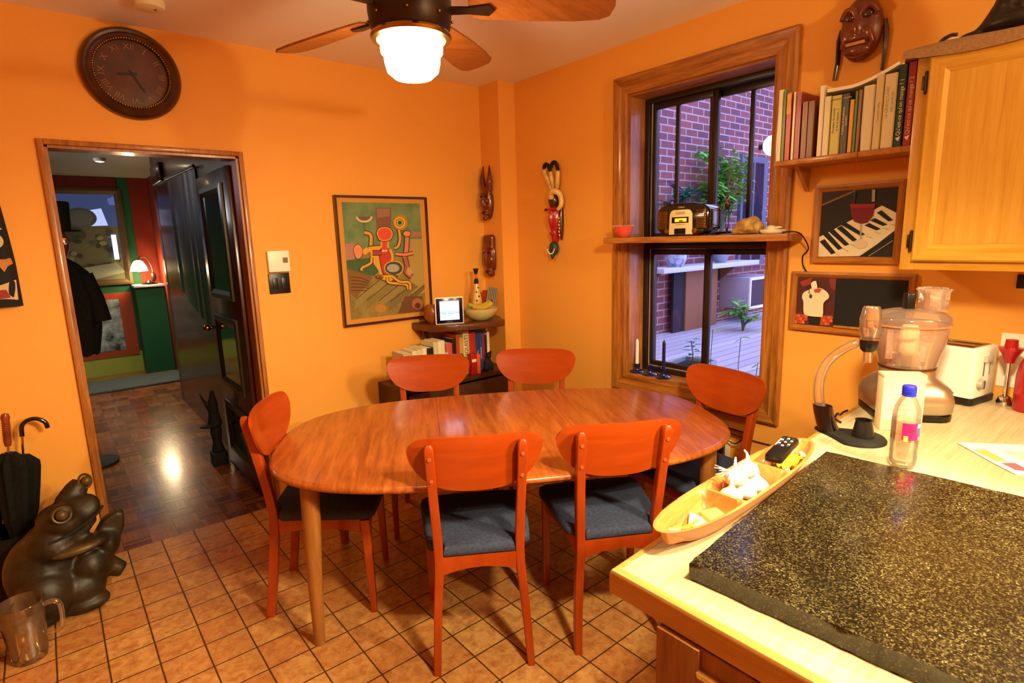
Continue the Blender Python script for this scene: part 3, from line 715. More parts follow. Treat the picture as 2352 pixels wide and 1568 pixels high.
def blobp(pts,fill,w=16): F.poly(smoothpts(pts,5,True),C(ol)) ; 
def shp(pts,fill,grow=1.09,rim=None):
    cx=sum(p[0] for p in pts)/len(pts); cy=sum(p[1] for p in pts)/len(pts)
    g=lambda k:[(cx+(p[0]-cx)*k,cy+(p[1]-cy)*k) for p in pts]
    F.poly(smoothpts(g(grow*1.1),5,True),C(ol))
    if rim: F.poly(smoothpts(g(grow),5,True),C(rim))
    F.poly(smoothpts(g(1 if not rim else .94),5,True),C(fill))
F.line([(480,650),(560,640),(640,640)],70,C(ol)); F.line([(480,650),(560,640),(640,640)],48,C('d09a34'))
F.line([(540,660),(560,760),(620,860),(640,930)],90,C('d09a34'))
F.line([(510,740),(500,800),(410,850),(405,880)],40,C(ol)); F.line([(510,740),(500,800),(410,850),(405,880)],24,C('d09a34'))
F.line([(480,650),(420,690)],60,C('d09a34'))
shp([(330,640),(370,605),(410,650),(400,720),(360,745),(335,700)],'d8825a',1.1,'d09a34')
shp([(655,640),(700,690),(712,780),(690,900),(640,915),(610,820),(600,690)],'b8352a',1.06)
F.line([(520,690),(620,690)],60,C(ol)); F.line([(520,690),(620,690)],40,C('a8323a'))
F.line([(650,540),(650,640)],90,C('d09a34')); F.line([(650,540),(650,640)],52,C('c8402c'))
shp([(575,480),(610,425),(690,425),(730,480),(700,545),(610,550)],'d04a30',1.1,'d09a34')
F.oval(650,650,38,26,C('c8402c')); F.oval(632,668,14,12,C('e0b8a0')); F.oval(662,668,14,12,C('e0b8a0'))
F.line([(800,430),(812,540),(790,620),(750,640)],44,C(ol)); F.line([(800,430),(812,540),(790,620),(750,640)],26,C('c8923a'))
F.oval(818,365,78,82,C('b07a2c')); F.oval(812,365,58,60,C('d8a838')); F.oval(810,365,42,44,C(ol)); F.oval(810,365,36,38,C('b8a03c')); F.oval(812,366,20,22,C('24501c'))
F.line([(885,500),(882,600),(870,690),(850,740)],60,C(ol)); F.line([(885,500),(882,600),(870,690),(850,740)],40,C('c07a60')); F.oval(885,485,46,36,C(ol)); F.oval(885,485,38,28,C('d8845a'))
F.line([(760,700),(860,710),(950,690)],44,C(ol)); F.line([(760,700),(860,710),(950,690)],28,C('cf7a58'))
F.line([(860,740),(880,830),(870,900),(930,950)],56,C(ol)); F.line([(860,740),(880,830),(870,900),(930,950)],38,C('9a5a48'))
F.oval(905,890,28,46,C('c08a6a'))
F.line([(700,650),(725,720),(720,800)],26,C('d09a34'))
F.oval(740,855,104,82,C('d09a34')); F.oval(740,855,92,70,C('3a4438')); F.oval(733,855,66,44,C('a09c94'))
shp([(560,950),(640,930),(760,940),(700,1000),(640,985)],'d09a34',1.1)
F.line([(670,950),(690,1010),(860,1030),(890,1085)],40,C(ol)); F.line([(670,950),(690,1010),(860,1030),(890,1085)],24,C('d09a34'))
F.line([(720,940),(800,1000),(900,1010),(910,1090)],40,C(ol)); F.line([(720,940),(800,1000),(900,1010),(910,1090)],24,C('d09a34'))
F.oval(600,955,30,18,C('7a3a1c'))
b.build('canvas',None,pt_,smooth=0,fix=False)
# ================================================================== carved masks on the corner
def eyes(par,pts,m,r=(.006,.01,.005)):
    for p in pts:
        b=B(); b.ell(p,r,m,nu=10,nv=8); b.build('eye',m,par)
dm=thing('horned_mask','carved red wood mask with two upright horns, upper of the two in the corner','mask',(2.555,3.335,1.86))
b=B(); b.ell((-.012,0,-.06),(.045,.052,.115)); b.ell((-.02,0,-.02),(.035,.05,.08)); b.ell((-.058,0,-.05),(.018,.013,.04)); b.ell((-.062,0,-.075),(.018,.018,.014))
b.ell((-.05,0,-.115),(.018,.027,.009)); b.ell((-.05,0,-.135),(.018,.024,.009)); b.ell((-.045,0,-.165),(.022,.022,.018)); b.ell((-.05,0,.012),(.016,.045,.012))
for s in (-1,1):
    b.ell((-.045,s*.028,-.045),(.018,.016,.02)); b.tube([(-.02,s*.026,.03),(-.028,s*.04,.09),(-.026,s*.042,.14),(-.02,s*.034,.205)],[.026,.022,.014,.005],None,10)
blob('face',b,T['maskw'],dm,.005,3)
eyes(dm,[(-.055,s*.026,-.012) for s in (-1,1)],T['blackm'],(.008,.013,.006))
b=B(); b.ell((-.066,0,-.125),(.004,.02,.004),nu=10,nv=6); b.build('mouth',T['blackm'],dm)
fm=thing('long_face_mask','long flat-topped carved brown wood face mask, lower of the two in the corner','mask',(2.555,3.33,1.43))
b=B(); b.box((-.02,0,.09),(.05,.11,.12),bev=.02); b.ell((-.02,0,0),(.038,.055,.13)); b.box((-.02,0,-.09),(.05,.075,.13),bev=.02)
b.ell((-.05,0,-.02),(.022,.014,.065)); b.ell((-.045,0,.055),(.014,.05,.014)); b.ell((-.045,0,-.105),(.014,.028,.01)); b.ell((-.045,0,-.13),(.014,.026,.01))
for s in (-1,1): b.ell((-.04,s*.028,-.035),(.012,.02,.028)); b.ell((-.015,s*.052,-.02),(.014,.01,.09))
blob('face',b,T['maskw'],fm,.005,3)
eyes(fm,[(-.052,s*.028,.02) for s in (-1,1)],T['blackm'],(.006,.016,.006))
b=B(); b.ell((-.057,0,-.118),(.004,.022,.003),nu=10,nv=6); b.build('mouth',T['blackm'],fm)
# red mask with curling horns on the window wall
rm=thing('curled_horn_mask','slender red mask with curling cream and black horns on the wall left of the window','mask',(2.70,2.785,1.70))
b=B(); b.ell((-.02,0,-.03),(.045,.048,.11)); b.ell((-.02,0,-.12),(.035,.026,.09)); b.ell((-.062,0,-.03),(.018,.012,.05)); b.ell((-.055,0,-.13),(.014,.02,.01)); b.ell((-.05,0,.03),(.02,.044,.014))
blob('face',b,T['red'],rm,.005,3)
b=B(); b.ell((-.025,0,.085),(.04,.045,.06)); b.ell((-.012,-.05,-.05),(.02,.016,.13)); b.ell((-.012,.045,-.01),(.018,.012,.08)); b.ell((-.025,.02,.14),(.018,.016,.04)); b.ell((-.03,-.025,.15),(.018,.018,.04)); blob('hair',b,T['maskb'],rm,.006,3)
b=B(); b.ell((-.035,0,-.225),(.03,.036,.05)); b.ell((-.05,0,-.27),(.014,.014,.03)); b.ell((-.03,.035,-.235),(.012,.016,.03)); blob('beard',b,solid('26343a',.5),rm,.005,3)
b=B()
for k in range(11):
    a=PI*.08+k*PI*.84/10; b.ell((-.066,.034*math.cos(PI+a)*-1,-.222-.04*math.sin(a)),.0045,nu=8,nv=6)
b.build('bead_string',T['white'],rm)
horn=T['horn']
for i,P in enumerate(([(-.03,.02,.15),(-.045,.035,.22),(-.045,.065,.26),(-.04,.07,.30)],[(-.03,-.005,.16),(-.045,0,.22),(-.045,.012,.27)],[(-.03,-.03,.16),(-.045,-.052,.21),(-.045,-.058,.27)])):
    P=[(x,y,z-.0) for x,y,z in P]
    b=B(); Q=smoothpts(P,6); b.tube(Q,[.012+.004*math.sin(k/len(Q)*PI) for k in range(len(Q))],horn,10); b.build('horn',horn,rm)
for P in ([(-.045,.012,.268),(-.05,.024,.305),(-.05,.045,.322),(-.05,.064,.315),(-.045,.071,.295)],[(-.045,-.058,.268),(-.05,-.052,.305),(-.05,-.035,.325),(-.05,-.012,.322),(-.05,.006,.295)]):
    b=B(); b.tube(smoothpts(P,6),.0125,T['blackm'],10); b.build('horn_tip',T['blackm'],rm)
b=B(); P=smoothpts([(-.06,-.005,.10),(-.07,-.02,.135),(-.06,-.05,.14),(-.045,-.075,.115),(-.045,-.085,.07),(-.05,-.078,.04),(-.055,-.06,.025)],6); b.tube(P,[.022-.013*abs(k/len(P)-.2) for k in range(len(P))],horn,12); b.build('curled_horn',horn,rm)
for s in (-1,1):
    b=B(); b.ell((-.062,s*.022,-.005),(.006,.014,.005),nu=10,nv=6); b.build('eye',T['horn'],rm)
b=B(); b.ell((-.05,.058,.03),.01,nu=10,nv=8); b.build('ear_ball',solid('5a0c10',.4),rm)
b=B()
for k in range(6): b.ell((-.035,-.05-.004*(k%2),-.03-.022*k),(.006,.006,.009),nu=8,nv=6)
b.build('shell_trim',T['horn'],rm)
# top mask right of the window
gm=thing('grinning_mask','carved brown grinning mask with hanging side straps, high on the wall above the books','mask',(2.70,.985,2.335))
b=B(); b.ell((-.03,0,0),(.05,.078,.125)); b.ell((-.075,0,.0),(.022,.02,.04)); b.ell((-.07,0,-.04),(.02,.05,.012)); b.ell((-.066,0,-.085),(.026,.05,.024)); b.ell((-.03,0,.115),(.02,.012,.05))
for s in (-1,1):
    b.tube(smoothpts([(-.07,s*.008,.03),(-.078,s*.02,.065),(-.075,s*.045,.07),(-.06,s*.066,.04)],5),.011,None,8); b.tube(smoothpts([(-.072,s*.02,-.01),(-.075,s*.045,-.03),(-.062,s*.056,-.07)],5),.01,None,8)
blob('face',b,T['maskw'],gm,.006,2)
for s in (-1,1):
    b=B(); b.ell((-.08,s*.034,.04),(.006,.018,.012),nu=12,nv=8); b.build('eye',T['maskb'],gm)
b=B(); b.box((-.086,0,-.062),(.008,.07,.013),None,.003); b.build('teeth',solid('a8742c',.5),gm)
for s in (-1,1):
    b=B(); b.tube([(-.02,s*.078,.02),(-.02,s*.086,-.02),(-.015,s*(.085 if s<0 else .088),-.10),(-.012,s*(.08 if s<0 else .098),-.17)],[.006,.007,.006,.005],T['maskb'],8,flat=1.6); b.build('strap',T['maskb'],gm)
# ================================================================== corner bookcase
bc=thing('corner_bookcase','low dark wood bookcase in the corner with a thick rounded upper shelf','bookcase',(2.1,3.2,0))
def bl(x,y,z): return V((x-2.1,y-3.2,z))
b=B()
for lo,hi in (((1.62,3.08,.60),(2.52,3.385,.63)),((1.62,3.385,0),(2.52,3.41,.63)),((1.62,3.08,0),(1.645,3.385,.60)),((2.495,3.08,0),(2.52,3.385,.60)),((1.645,3.09,.05),(2.495,3.385,.075)),((1.645,3.09,.32),(2.495,3.385,.345))):
    lo,hi=bl(*lo),bl(*hi); b.box((lo+hi)/2,hi-lo,T['bcase'],.002)
b.build('carcass',T['bcase'],bc,smooth=30)
b=B(); lo,hi=bl(1.66,3.068,.06),bl(2.50,3.079,.59); b.box((lo+hi)/2,hi-lo,T['bcase'],.003); b.build('front_panel',T['bcase'],bc,smooth=30)
b=B(); poly=[(1.90,3.405),(1.895,3.22),(1.91,3.17),(2.0,3.09),(2.15,3.03),(2.30,3.0),(2.39,3.0),(2.42,3.03),(2.43,3.10),(2.50,3.19),(2.50,3.405)]
b.prism([(x-2.1,y-3.2) for x,y in poly],.955,1.0,T['midw'],None,.008,3)
b.build('upper_shelf',T['midw'],bc,smooth=40)
b=B(); lo,hi=bl(1.96,3.36,.632),bl(2.0,3.40,.954); b.box((lo+hi)/2,hi-lo,T['midw'],.003); b.build('post',T['midw'],bc,smooth=30); b=B(); lo,hi=bl(2.44,3.34,.632),bl(2.48,3.38,.954); b.box((lo+hi)/2,hi-lo,T['midw'],.003); b.build('post',T['midw'],bc,smooth=30)
# books -------------------------------------------------------------
TXT={}
def book(x,y,z,th,h,dp,face,col,label,group,txt=None,tcol='efe6cc',tsize=.014,pages=True,rough=.5,lean=0,txt2=None,up=True):
    """upright book; (x,y) middle of the spine, face: 'r' spine looks to -X, 'b' spine looks to -Y"""
    o=thing('book',label,'book',(x,y,z),0,group)
    m=solid(col,rough)
    if face=='r': ax=V((1,0,0)); sd=V((0,1,0))
    else: ax=V((0,1,0)); sd=V((1,0,0))
    R=Matrix((sd,ax,V((0,0,1)))).transposed()
    L=Matrix.Rotation(lean,3,'X') if face=='r' else Matrix.Rotation(-lean,3,'Y')
    b=B(); c=.0022; ch_=.003
    prof=[(-th/2,0),(-th/2*.8,-.0025),(th/2*.8,-.0025),(th/2,0),(th/2,dp),(th/2-c,dp),(th/2-c,c),(-th/2+c,c),(-th/2+c,dp),(-th/2,dp)]
    b.loft([[L@(R@V((p,q,zz))) for p,q in prof] for zz in (0,h)],m)
    b.build('cover',m,o,smooth=30)
    if pages:
        b=B(); b.box((0,(dp+.0)/2,h/2),(th-2*c-.0004,dp-.008,h-2*ch_),T['paper'],0)
        for v in b.bm.verts: v.co=L@(R@v.co)
        b.build('pages',T['paper'],o,smooth=0)
    if txt:
        b=B(); zd=V((0,0,1)) if up else V((0,0,-1)); 
        yd=(V((0,1,0)) if face=='r' else V((-1,0,0)))*(1 if up else -1)
        for i,(t,fr,sz,off) in enumerate(txt):
            if off=='h': xd=V((0,-1,0)) if face=='r' else V((1,0,0)); b.text(t,sz,L@(R@V((0,-.0027,h*fr))),L@xd,L@V((0,0,1)),solid(tcol,.6))
            else: b.text(t,sz,L@(R@V((0,-.0027,h*fr))+yd*off),L@zd,L@yd,solid(tcol,.6))
        b.build('spine_lettering',None,o,smooth=0)
    return o
G1='books on the wooden wall shelf right of the window'
E_=[ # y_left,y_right(top to bottom order left to right),h,col,label,text
 (1.222,1.204,.288,'d8cfa0','slim cream book at the left end of the wall bookshelf',None,'efe6cc',.02),
 (1.202,1.189,.283,'5a6a20','slim olive green book second from the left on the wall bookshelf',None,'efe6cc',.0),
 (1.187,1.168,.270,'b8321c','red book with a yellow top band near the left end of the wall bookshelf',None,'efe6cc',.0),
 (1.160,1.150,.268,'ddd2b0','very thin cream book between two red ones on the wall bookshelf',None,'efe6cc',.0),
 (1.148,1.128,.266,'a2403c','dusty red book beside the brown pair on the wall bookshelf',None,'efe6cc',.0),
 (1.122,1.100,.222,'8a4a20','brown book, left one of a short pair on the wall bookshelf',None,'efe6cc',.0),
 (1.098,1.074,.220,'7c4220','brown book, right one of a short pair on the wall bookshelf',None,'efe6cc',.0),
 (1.056,1.038,.270,'e6dcc0','tall white book at the upturned end of the lying magazine',None,'9a8a60',.0),
 (1.036,1.012,.225,'dfd6ba','off-white book under the left end of the lying magazine',None,'9a8a60',.0),
 (1.008,.972,.222,'c6bd56','yellow-green book with dark spine lettering on the wall bookshelf',[('LINVITATION',.93,.008,'h'),('Recettes du monde',.58,.012,.007),('et de la maison, 2',.58,.012,-.007)],'2c2810',.0),
 (.970,.943,.222,'3a3432','charcoal grey book with white spine lettering on the wall bookshelf',[('CLASSIQUES',.93,.007,'h'),('Cuisine et traditions',.55,.0125,.0055),('BUFFETS',.55,.010,-.006)],'e0d8c8',.0),
 (.941,.926,.196,'d89a14','short bright yellow book on the wall bookshelf',None,'efe6cc',.0),
 (.924,.914,.224,'5a7a1c','thin green book next to the short yellow one on the wall bookshelf',None,'efe6cc',.0),
 (.912,.900,.226,'8a6a62','thin mauve book on the wall bookshelf',None,'efe6cc',.0),
 (.896,.858,.236,'d9cfae','thick glossy cream book with a bare spine on the wall bookshelf',None,'efe6cc',.0),
 (.855,.829,.266,'d2c094','tan book with faint vertical lettering on the wall bookshelf',[('La bonne table',.5,.012,0)],'a08c60',.0),
 (.826,.786,.262,'dccfa6','thick cream book with two lines of grey lettering on the wall bookshelf',[('LE GRAND LIVRE',.62,.015,.008),('DES SAVEURS',.62,.012,-.009)],'a09070',.0),
 (.783,.757,.285,'17382c','tall dark green book with white title on the wall bookshelf',[("Qu'est-ce qu'on mange ? 1",.48,.0185,0)],'e6e0cc',.0),
 (.754,.728,.287,'962226','tall red book with white title at the right end of the wall bookshelf',[("Qu'est-ce qu'on mange ? 2",.48,.0185,0)],'e6c8b0',.0),
]
for yl,yr,h,col,lab,tx,tc,_ in E_:
    book(2.497,(yl+yr)/2,1.8421,yl-yr,h,.165 if h<.25 else .19,'r',col,lab,G1,tx,tc,rough=.35)
# yellow band of the red book
for o in bpy.data.objects:
    if o.get('label','').startswith('red book with a yellow top'):
        b=B(); b.box((-.0024,0,.225),(.003,.0165,.08),solid('d8a020',.4)); b.build('spine_band',solid('d8a020',.4),o,smooth=0)
    if o.get('label','').startswith(('tall dark green','tall red book')):
        b=B(); b.prism([(-.008,.0),(.008,.006),(.002,-.012)],.0026,.0029,solid('e6e0cc',.5),wallM(0,0,.03,'r')); b.build('publisher_mark',solid('e6e0cc',.5),o,smooth=0)
sh=thing('book_shelf','plain wooden wall shelf carrying the row of cookbooks','shelf',(2.59,.96,1.83))
b=B(); b.box((-.003,.0035,0),(.20,.527,.022),T['pinex'],.003); b.build('board',T['pinex'],sh,smooth=30)
b=B()
for y in (.236,): b.prism([(0,0),(.12,0),(0,-.10)],-.009,.009,T['pinex'],Matrix(((-1,0,0,.097),(0,0,1,y-.03),(0,1,0,-.0115),(0,0,0,1))))
b.build('bracket',T['pinex'],sh,smooth=0)
# magazine draped over the tops
def magf(k):
    def f(u,v):
        y=1.034-.245*u; z=2.079+.012*math.sin(u*PI*.0)+.052*max(0,(u-.35)/.65)**1.5+.006*(1-u); return V((2.505+.15*v,y,z+k))
    return f
b=B(); b.grid(magf(0),16,6,T['wpaper']); b.grid(magf(.012),16,6,T['wpaper']); bmesh.ops.bridge_loops(b.bm,edges=[e for e in b.bm.edges if e.is_boundary])
mg=b.build('magazine',T['wpaper'],smooth=40); tag(mg,'floppy white magazine lying in a curve across the book tops','magazine')
b=B(); b.tube([(2.50,.9,1.93),(2.487,.9,1.84),(2.484,.898,1.80),(2.487,.902,1.765)],.0025,T['red'],6,flat=.4); 
rb=b.build('ribbon_bookmark',T['red']); tag(rb,'thin red ribbon bookmark hanging over the front of the wall bookshelf','bookmark')
# ------------------------------------------------------------------ lower bookcase books (spines toward the room)
G2='books in the corner bookcase'
R2=[(1.665,.20,.05,'8e1c14','red-spined paperback lying at the far left of the corner bookcase'),
]
def rowb(x0,items,y,z=.6305):
    x=x0
    for th,h,dp,col,lab,tx,tc in items:
        book(x+th/2,y,z,th,h,dp,'b',col,lab,G2,tx,tc); x+=th+.0015
    return x
rowb(1.655,[(.062,.225,.15,'b9a884','thick paperback with a red foot at the left end of the corner bookcase row',None,'efe6cc'),
 (.036,.235,.15,'ddd0a4','cream paperback second in the corner bookcase row',None,'efe6cc'),
 (.034,.238,.15,'d6c79a','cream paperback third in the corner bookcase row',None,'efe6cc'),
 (.032,.243,.15,'e2d8b4','pale paperback just left of the black-spined book',None,'efe6cc'),
 (.048,.238,.15,'14110f','black-spined book lettered in white in the corner bookcase',[('UN ETE',.62,.030,0)],'e8e0cc'),
 (.034,.270,.16,'cbbf92','tall cream book right of the black-spined book',None,'8a7a50'),
 (.052,.272,.16,'ddd3b0','tall white book with a coloured spine in the corner bookcase',[('II',.35,.03,'h')],'9a4a3a'),
 (.020,.19,.13,'c9b48a','thin low tan booklet in the corner bookcase',None,'efe6cc')],3.10)
for o in list(bpy.data.objects):
    if o.get('label','').startswith('thick paperback with a red foot'):
        b=B(); b.box((0,-.0028,.085),(.058,.002,.165),solid('a3241a',.5)); b.build('spine_band',None,o,smooth=0)
rowb(2.008,[(.05,.235,.15,'c8574c','book with a salmon block on its spine under the upper shelf',None,'efe6cc'),
 (.03,.26,.15,'2a1410','dark book in shadow under the upper shelf',None,'efe6cc'),
 (.026,.285,.15,'b4431c','rust orange book under the upper shelf',None,'efe6cc'),
 (.03,.262,.15,'c49a50','ochre book left of the cream lettered book',None,'efe6cc'),
 (.048,.302,.15,'dcc68c','cream book with big dark vertical lettering under the upper shelf',[('LINGUISTI',.58,.044,0)],'3a2c18'),
 (.054,.29,.15,'ae2c1c','red book left of the blue book under the upper shelf',None,'efe6cc'),
 (.03,.308,.16,'1c3a7c','blue book under the upper shelf',[('ATLAS',.4,.02,0)],'d8dce8'),
 (.022,.308,.16,'23468e','lighter blue book with a white foot under the upper shelf',[('GEOGRAPHIE',.42,.014,0)],'d8dce8'),
 (.02,.27,.15,'8a2a40','plum book at the right end under the upper shelf',None,'efe6cc'),
 (.02,.25,.15,'2c2422','thin black book at the right end under the upper shelf',None,'efe6cc'),
 (.022,.275,.15,'e2d6b8','thin white book at the very right end under the upper shelf',None,'efe6cc')],3.16)
# things in front of those books
bx=thing('match_box','small red and orange box standing in front of the corner bookcase books','box',(2.205,3.115,.6305))
b=B(); b.box((-.014,0,.075),(.05,.035,.15),solid('a31a14',.4),.003); b.build('carton',None,bx,smooth=30)
b=B(); b.box((.026,0,.07),(.028,.034,.14),solid('d8522a',.4),.003); b.build('side_carton',None,bx,smooth=30)
b=B(); b.box((-.014,-.0178,.10),(.036,.001,.02),solid('e8d8a8',.6)); b.build('paper_label',None,bx,smooth=0)
wc=thing('wire_holder','small dark wire holder with two loops in front of the corner bookcase books','holder',(2.085,3.115,.6305))
b=B(); b.box((0,0,.05),(.06,.03,.1),T['blackm'],.006); b.build('body',T['blackm'],wc,smooth=30)
for s in (-1,1):
    b=B(); b.tube(smoothpts([(s*.016-.012,0,.098),(s*.016-.014,0,.14),(s*.016,0,.16),(s*.016+.014,0,.14),(s*.016+.012,0,.098)],5),.003,T['blackm'],6); b.build('loop',T['blackm'],wc)
dg=thing('dark_figurine','small dark animal figurine in front of the blue books','figurine',(2.325,3.12,.6305))
b=B(); b.ell((0,0,.05),(.03,.022,.05)); b.ell((.005,-.005,.11),(.02,.018,.025)); b.ell((.02,-.008,.13),(.008,.008,.02)); b.ell((-.02,.0,.02),(.02,.02,.02)); b.ell((.028,-.012,.03),(.012,.01,.035)); blob('body',b,T['blackm'],dg,.005,3,rest=True)
# things on the upper shelf
wd=thing('weather_display','small upright screen in a white and black bezel glowing blue-white on the upper corner shelf','display',(2.03,3.13,1.0005),math.radians(-24))
b=B(); b.box((0,0,.09),(.19,.02,.18),T['white'],.006)
b.box((0,-.0105,.09),(.176,.002,.166),solid('14102c',.2),.0008); b.build('casing',None,wd,smooth=30)
b=B(); b.box((0,-.0122,.092),(.128,.0012,.125),glow('b4cbff',2.2)); sc=b.build('screen',None,wd,smooth=0)
b=B()
b.box((0,-.0132,.072),(.128,.0006,.003),solid('101828',.3)); b.box((0,-.0132,.082),(.128,.0006,.012),glow('7fd0e8',1.4)); b.box((-.04,-.0132,.05),(.022,.0006,.022),glow('8fb0f0',1.5)); b.box((.03,-.0132,.10),(.05,.0006,.004),glow('8fb0f0',1.5))
b.build('readout',None,sc,smooth=0)
b=B(); b.text('SONNE',.01,(0,-.0117,.018),(1,0,0),(0,0,1),solid('6a6480')); b.build('lettering',None,wd,smooth=0)
b=B(); b.box((0,.03,.004),(.08,.05,.008),T['black'],.002); b.build('stand',T['black'],wd,smooth=30)
gb=thing('wooden_bowl','rounded orange-brown wooden bowl on its side behind the glowing screen','bowl',(1.975,3.25,1.0005))
b=B(); b.lathe([(.03,0),(.05,.02),(.062,.06),(.058,.10),(.04,.125),(.0005,.13)],T['gourd'],n=28,cap=True); b.build('shell',T['gourd'],gb)
fb=thing('fruit_bowl','shallow pale ceramic bowl on the right of the upper corner shelf','bowl',(2.275,3.12,1.0005))
b=B(); b.lathe([(.04,0),(.055,.004),(.10,.035),(.118,.07),(.122,.085),(.117,.084),(.095,.04),(.05,.012),(.0005,.01)],solid('c9b878',.3),n=36,cap=False); b.build('bowl',None,fb)
for i,(o,a,l) in enumerate((((-.01,-.045,.088),.2,'ripe yellow banana lying across the front of the pale bowl'),((.0,.012,.094),-.15,'yellow-green banana behind it in the pale bowl'))):
    b=B(); P=smoothpts([(-.085,.0,.022),(-.06,0,.008),(0,0,0),(.06,0,.01),(.09,.0,.028)],5); R=rz(a)
    b.tube([R@V(p) for p in P],[.007]+[.017]*(len(P)-2)+[.008],None,8)
    bn=b.build('banana',solid(['c9a43a','a3a03a'][i],.5),None,(2.275+o[0],3.12+o[1],1.0005+o[2])); tag(bn,l,'banana','bananas in the pale bowl')
    b=B(); p0=R@V((.09,0,.028)); b.cyl(p0,p0+R@V((.014,0,.012)),.005,.004,None,8); b.build('stem',solid('5a4a1c'),bn)
db=thing('painted_bottle','slim painted bottle with a flared top at the back of the upper corner shelf','bottle',(2.36,3.27,1.0005))
pr_=[(.034,0),(.042,.01),(.043,.05),(.034,.13),(.022,.2),(.014,.25)]
b=B(); b.lathe(pr_,T['horn'],n=24,cap=True); b.build('body',None,db)
b=B(); b.lathe([(.0437,.03),(.0442,.06),(.040,.095),(.039,.095)],T['red'],n=24); b.build('red_band',T['red'],db)
b=B(); b.lathe([(.0165,.238),(.0155,.262),(.011,.275)],T['blackm'],n=20); b.lathe([(.011,.275),(.0105,.305)],solid('c8642a',.4),n=20); b.build('neck',None,db)
b=B(); b.lathe([(.009,.305),(.019,.335),(.02,.345),(.012,.345),(.008,.32)],T['bronze'],n=20,cap=True); b.build('flared_top',T['bronze'],db)
b=B()
for k,z in enumerate((.12,.15,.18,.21)): 
    r=.0355-(z-.13)*.17; a=-2.2+.5*(k%2); b.ell((r*math.cos(a),r*math.sin(a),z),.006,T['blackm'],nu=8,nv=6)
b.build('dots',T['blackm'],db)
cv=thing('striped_card','grey striped card propped beside the painted bottle','card',(2.44,3.24,1.0005))
b=B(); Rm=ry(.22)
b.box(Rm@V((0,0,.105)),(.085,.004,.21),solid('8a8478',.6),0,Rm)
for k in range(5): b.box(Rm@V((-.03+.015*k,-.0025,.105))+V((0,0,0)),(.004,.0008,.2),solid('3a3834',.6),0,Rm)
b.build('card',None,cv,smooth=0)
rc=thing('red_folder','red-orange folder edge standing at the right back of the upper corner shelf','folder',(2.475,3.29,1.0005))
b=B(); b.prism([(-.014,-.05),(.014,-.05),(.014,.05),(-.014,.05)],0,.18,solid('b8401c',.5),None,.003); b.build('cover',None,rc,smooth=30)
# ================================================================== window ledge and what stands on it
lg=thing('window_ledge','thick pine ledge board across the middle of the window','shelf',(2.6,1.69,1.503))
b=B(); b.prism([(2.52,1.165),(2.52,2.222),(2.667,2.222),(2.667,2.17),(2.812,2.17),(2.812,1.352),(2.667,1.352),(2.667,1.165)],0,.032,T['pineh'],Matrix.Translation((-2.6,-1.69,0)),.004); b.build('board',T['pineh'],lg,smooth=40)
LZ=1.5355
ra=thing('retro_radio','black and cream retro radio with slatted side grilles on the window ledge','radio',(2.665,1.755,LZ),math.radians(-90))
# local: x to viewer's right, -y toward viewer
b=B(); W2,Hh,Dp=.158,.166,.12
def rad_sec(y,k):
    out=[]
    for i in range(40):
        a=2*PI*i/40; c,s_=math.cos(a),math.sin(a); x=W2*k*math.copysign(abs(c)**.45,c); z=Hh/2+ (Hh/2)*k*math.copysign(abs(s_)**.55,s_)-.012*k*max(0,s_)*abs(c)
        out.append(V((x,y,z+.004)))
    return out
b.loft([rad_sec(-.068,.93),rad_sec(-.062,.98),rad_sec(-.05,1),rad_sec(.05,1),rad_sec(.066,.95)],T['gblack']); b.build('case',T['gblack'],ra,smooth=50)
b=B(); b.prism([(-.07,-.005),(.07,-.005),(.066,.10),(.058,.116),(.044,.122),(-.044,.122),(-.058,.116),(-.066,.10)],.0,.012,solid('e2cf98',.4),Matrix(((1,0,0,0),(0,0,-1,-.064),(0,1,0,.012),(0,0,0,1))),.003); fp_=b.build('front_plate',None,ra,smooth=40)
b=B(); b.box((0,-.077,.082),(.1,.003,.03),T['gblack'],.0008); b.box((.004,-.0785,.0815),(.07,.001,.017),glow('ffa01e',3.2)); b.box((.006,-.0792,.0775),(.024,.0006,.008),solid('7a2c06')); b.build('dial_window',None,fp_,smooth=0)
b=B(); b.box((0,-.077,.118),(.055,.0016,.012),solid('b8a67a',.5)); b.box((0,-.077,.024),(.066,.004,.03),T['black'],.001); b.build('badge',None,fp_,smooth=0)
b=B(); b.text('LECTRO AM FM',.0085,(0,-.0763,.058),(1,0,0),(0,0,1),solid('5a4a2c')); b.text('STEREO',.011,(0,-.0675,.146),(1,0,0),(0,0,1),solid('d8c898')); b.build('lettering',None,ra,smooth=0)
for s in (-1,1):
    b=B(); b.lathe([(.0005,.012),(.012,.011),(.014,.004),(.015,0)],T['brass'],c=(s*.084,-.066,.026),n=18,mat=Matrix(((1,0,0),(0,0,-1),(0,1,0))).to_4x4()); b.build('knob',T['brass'],ra)
    b=B()
    for k in range(12):
        z=.042+.0078*k
        b.box((s*.117,-.0665,z),(.056,.008,.0036),T['brass'],.001)
        b.box((s*.1575,-.015,z),(.006,.075,.0036),T['brass'],.001)
    b.build('side_grille',T['brass'],ra,smooth=30)
    b=B(); b.box((s*.11,0,.002),(.05,.09,.006),T['black'],.002); b.build('foot',T['black'],ra,smooth=30)
b=B(); b.tube([(.16,.05,.12),(.185,.05,.17),(.20,.055,.19)],.0018,T['chrome'],6); b.build('aerial',T['chrome'],ra)
pg=thing('pink_glass_dish','small red-pink glass dish with scalloped rim at the left end of the window ledge','dish',(2.59,2.13,LZ))
b=B(); b.lathe([(.026,0),(.034,.004),(.048,.03),(.056,.062),(.053,.062),(.044,.03),(.03,.008),(.0005,.007)],T['pink'],n=28,cap=False); b.build('bowl',T['pink'],pg)
b=B()
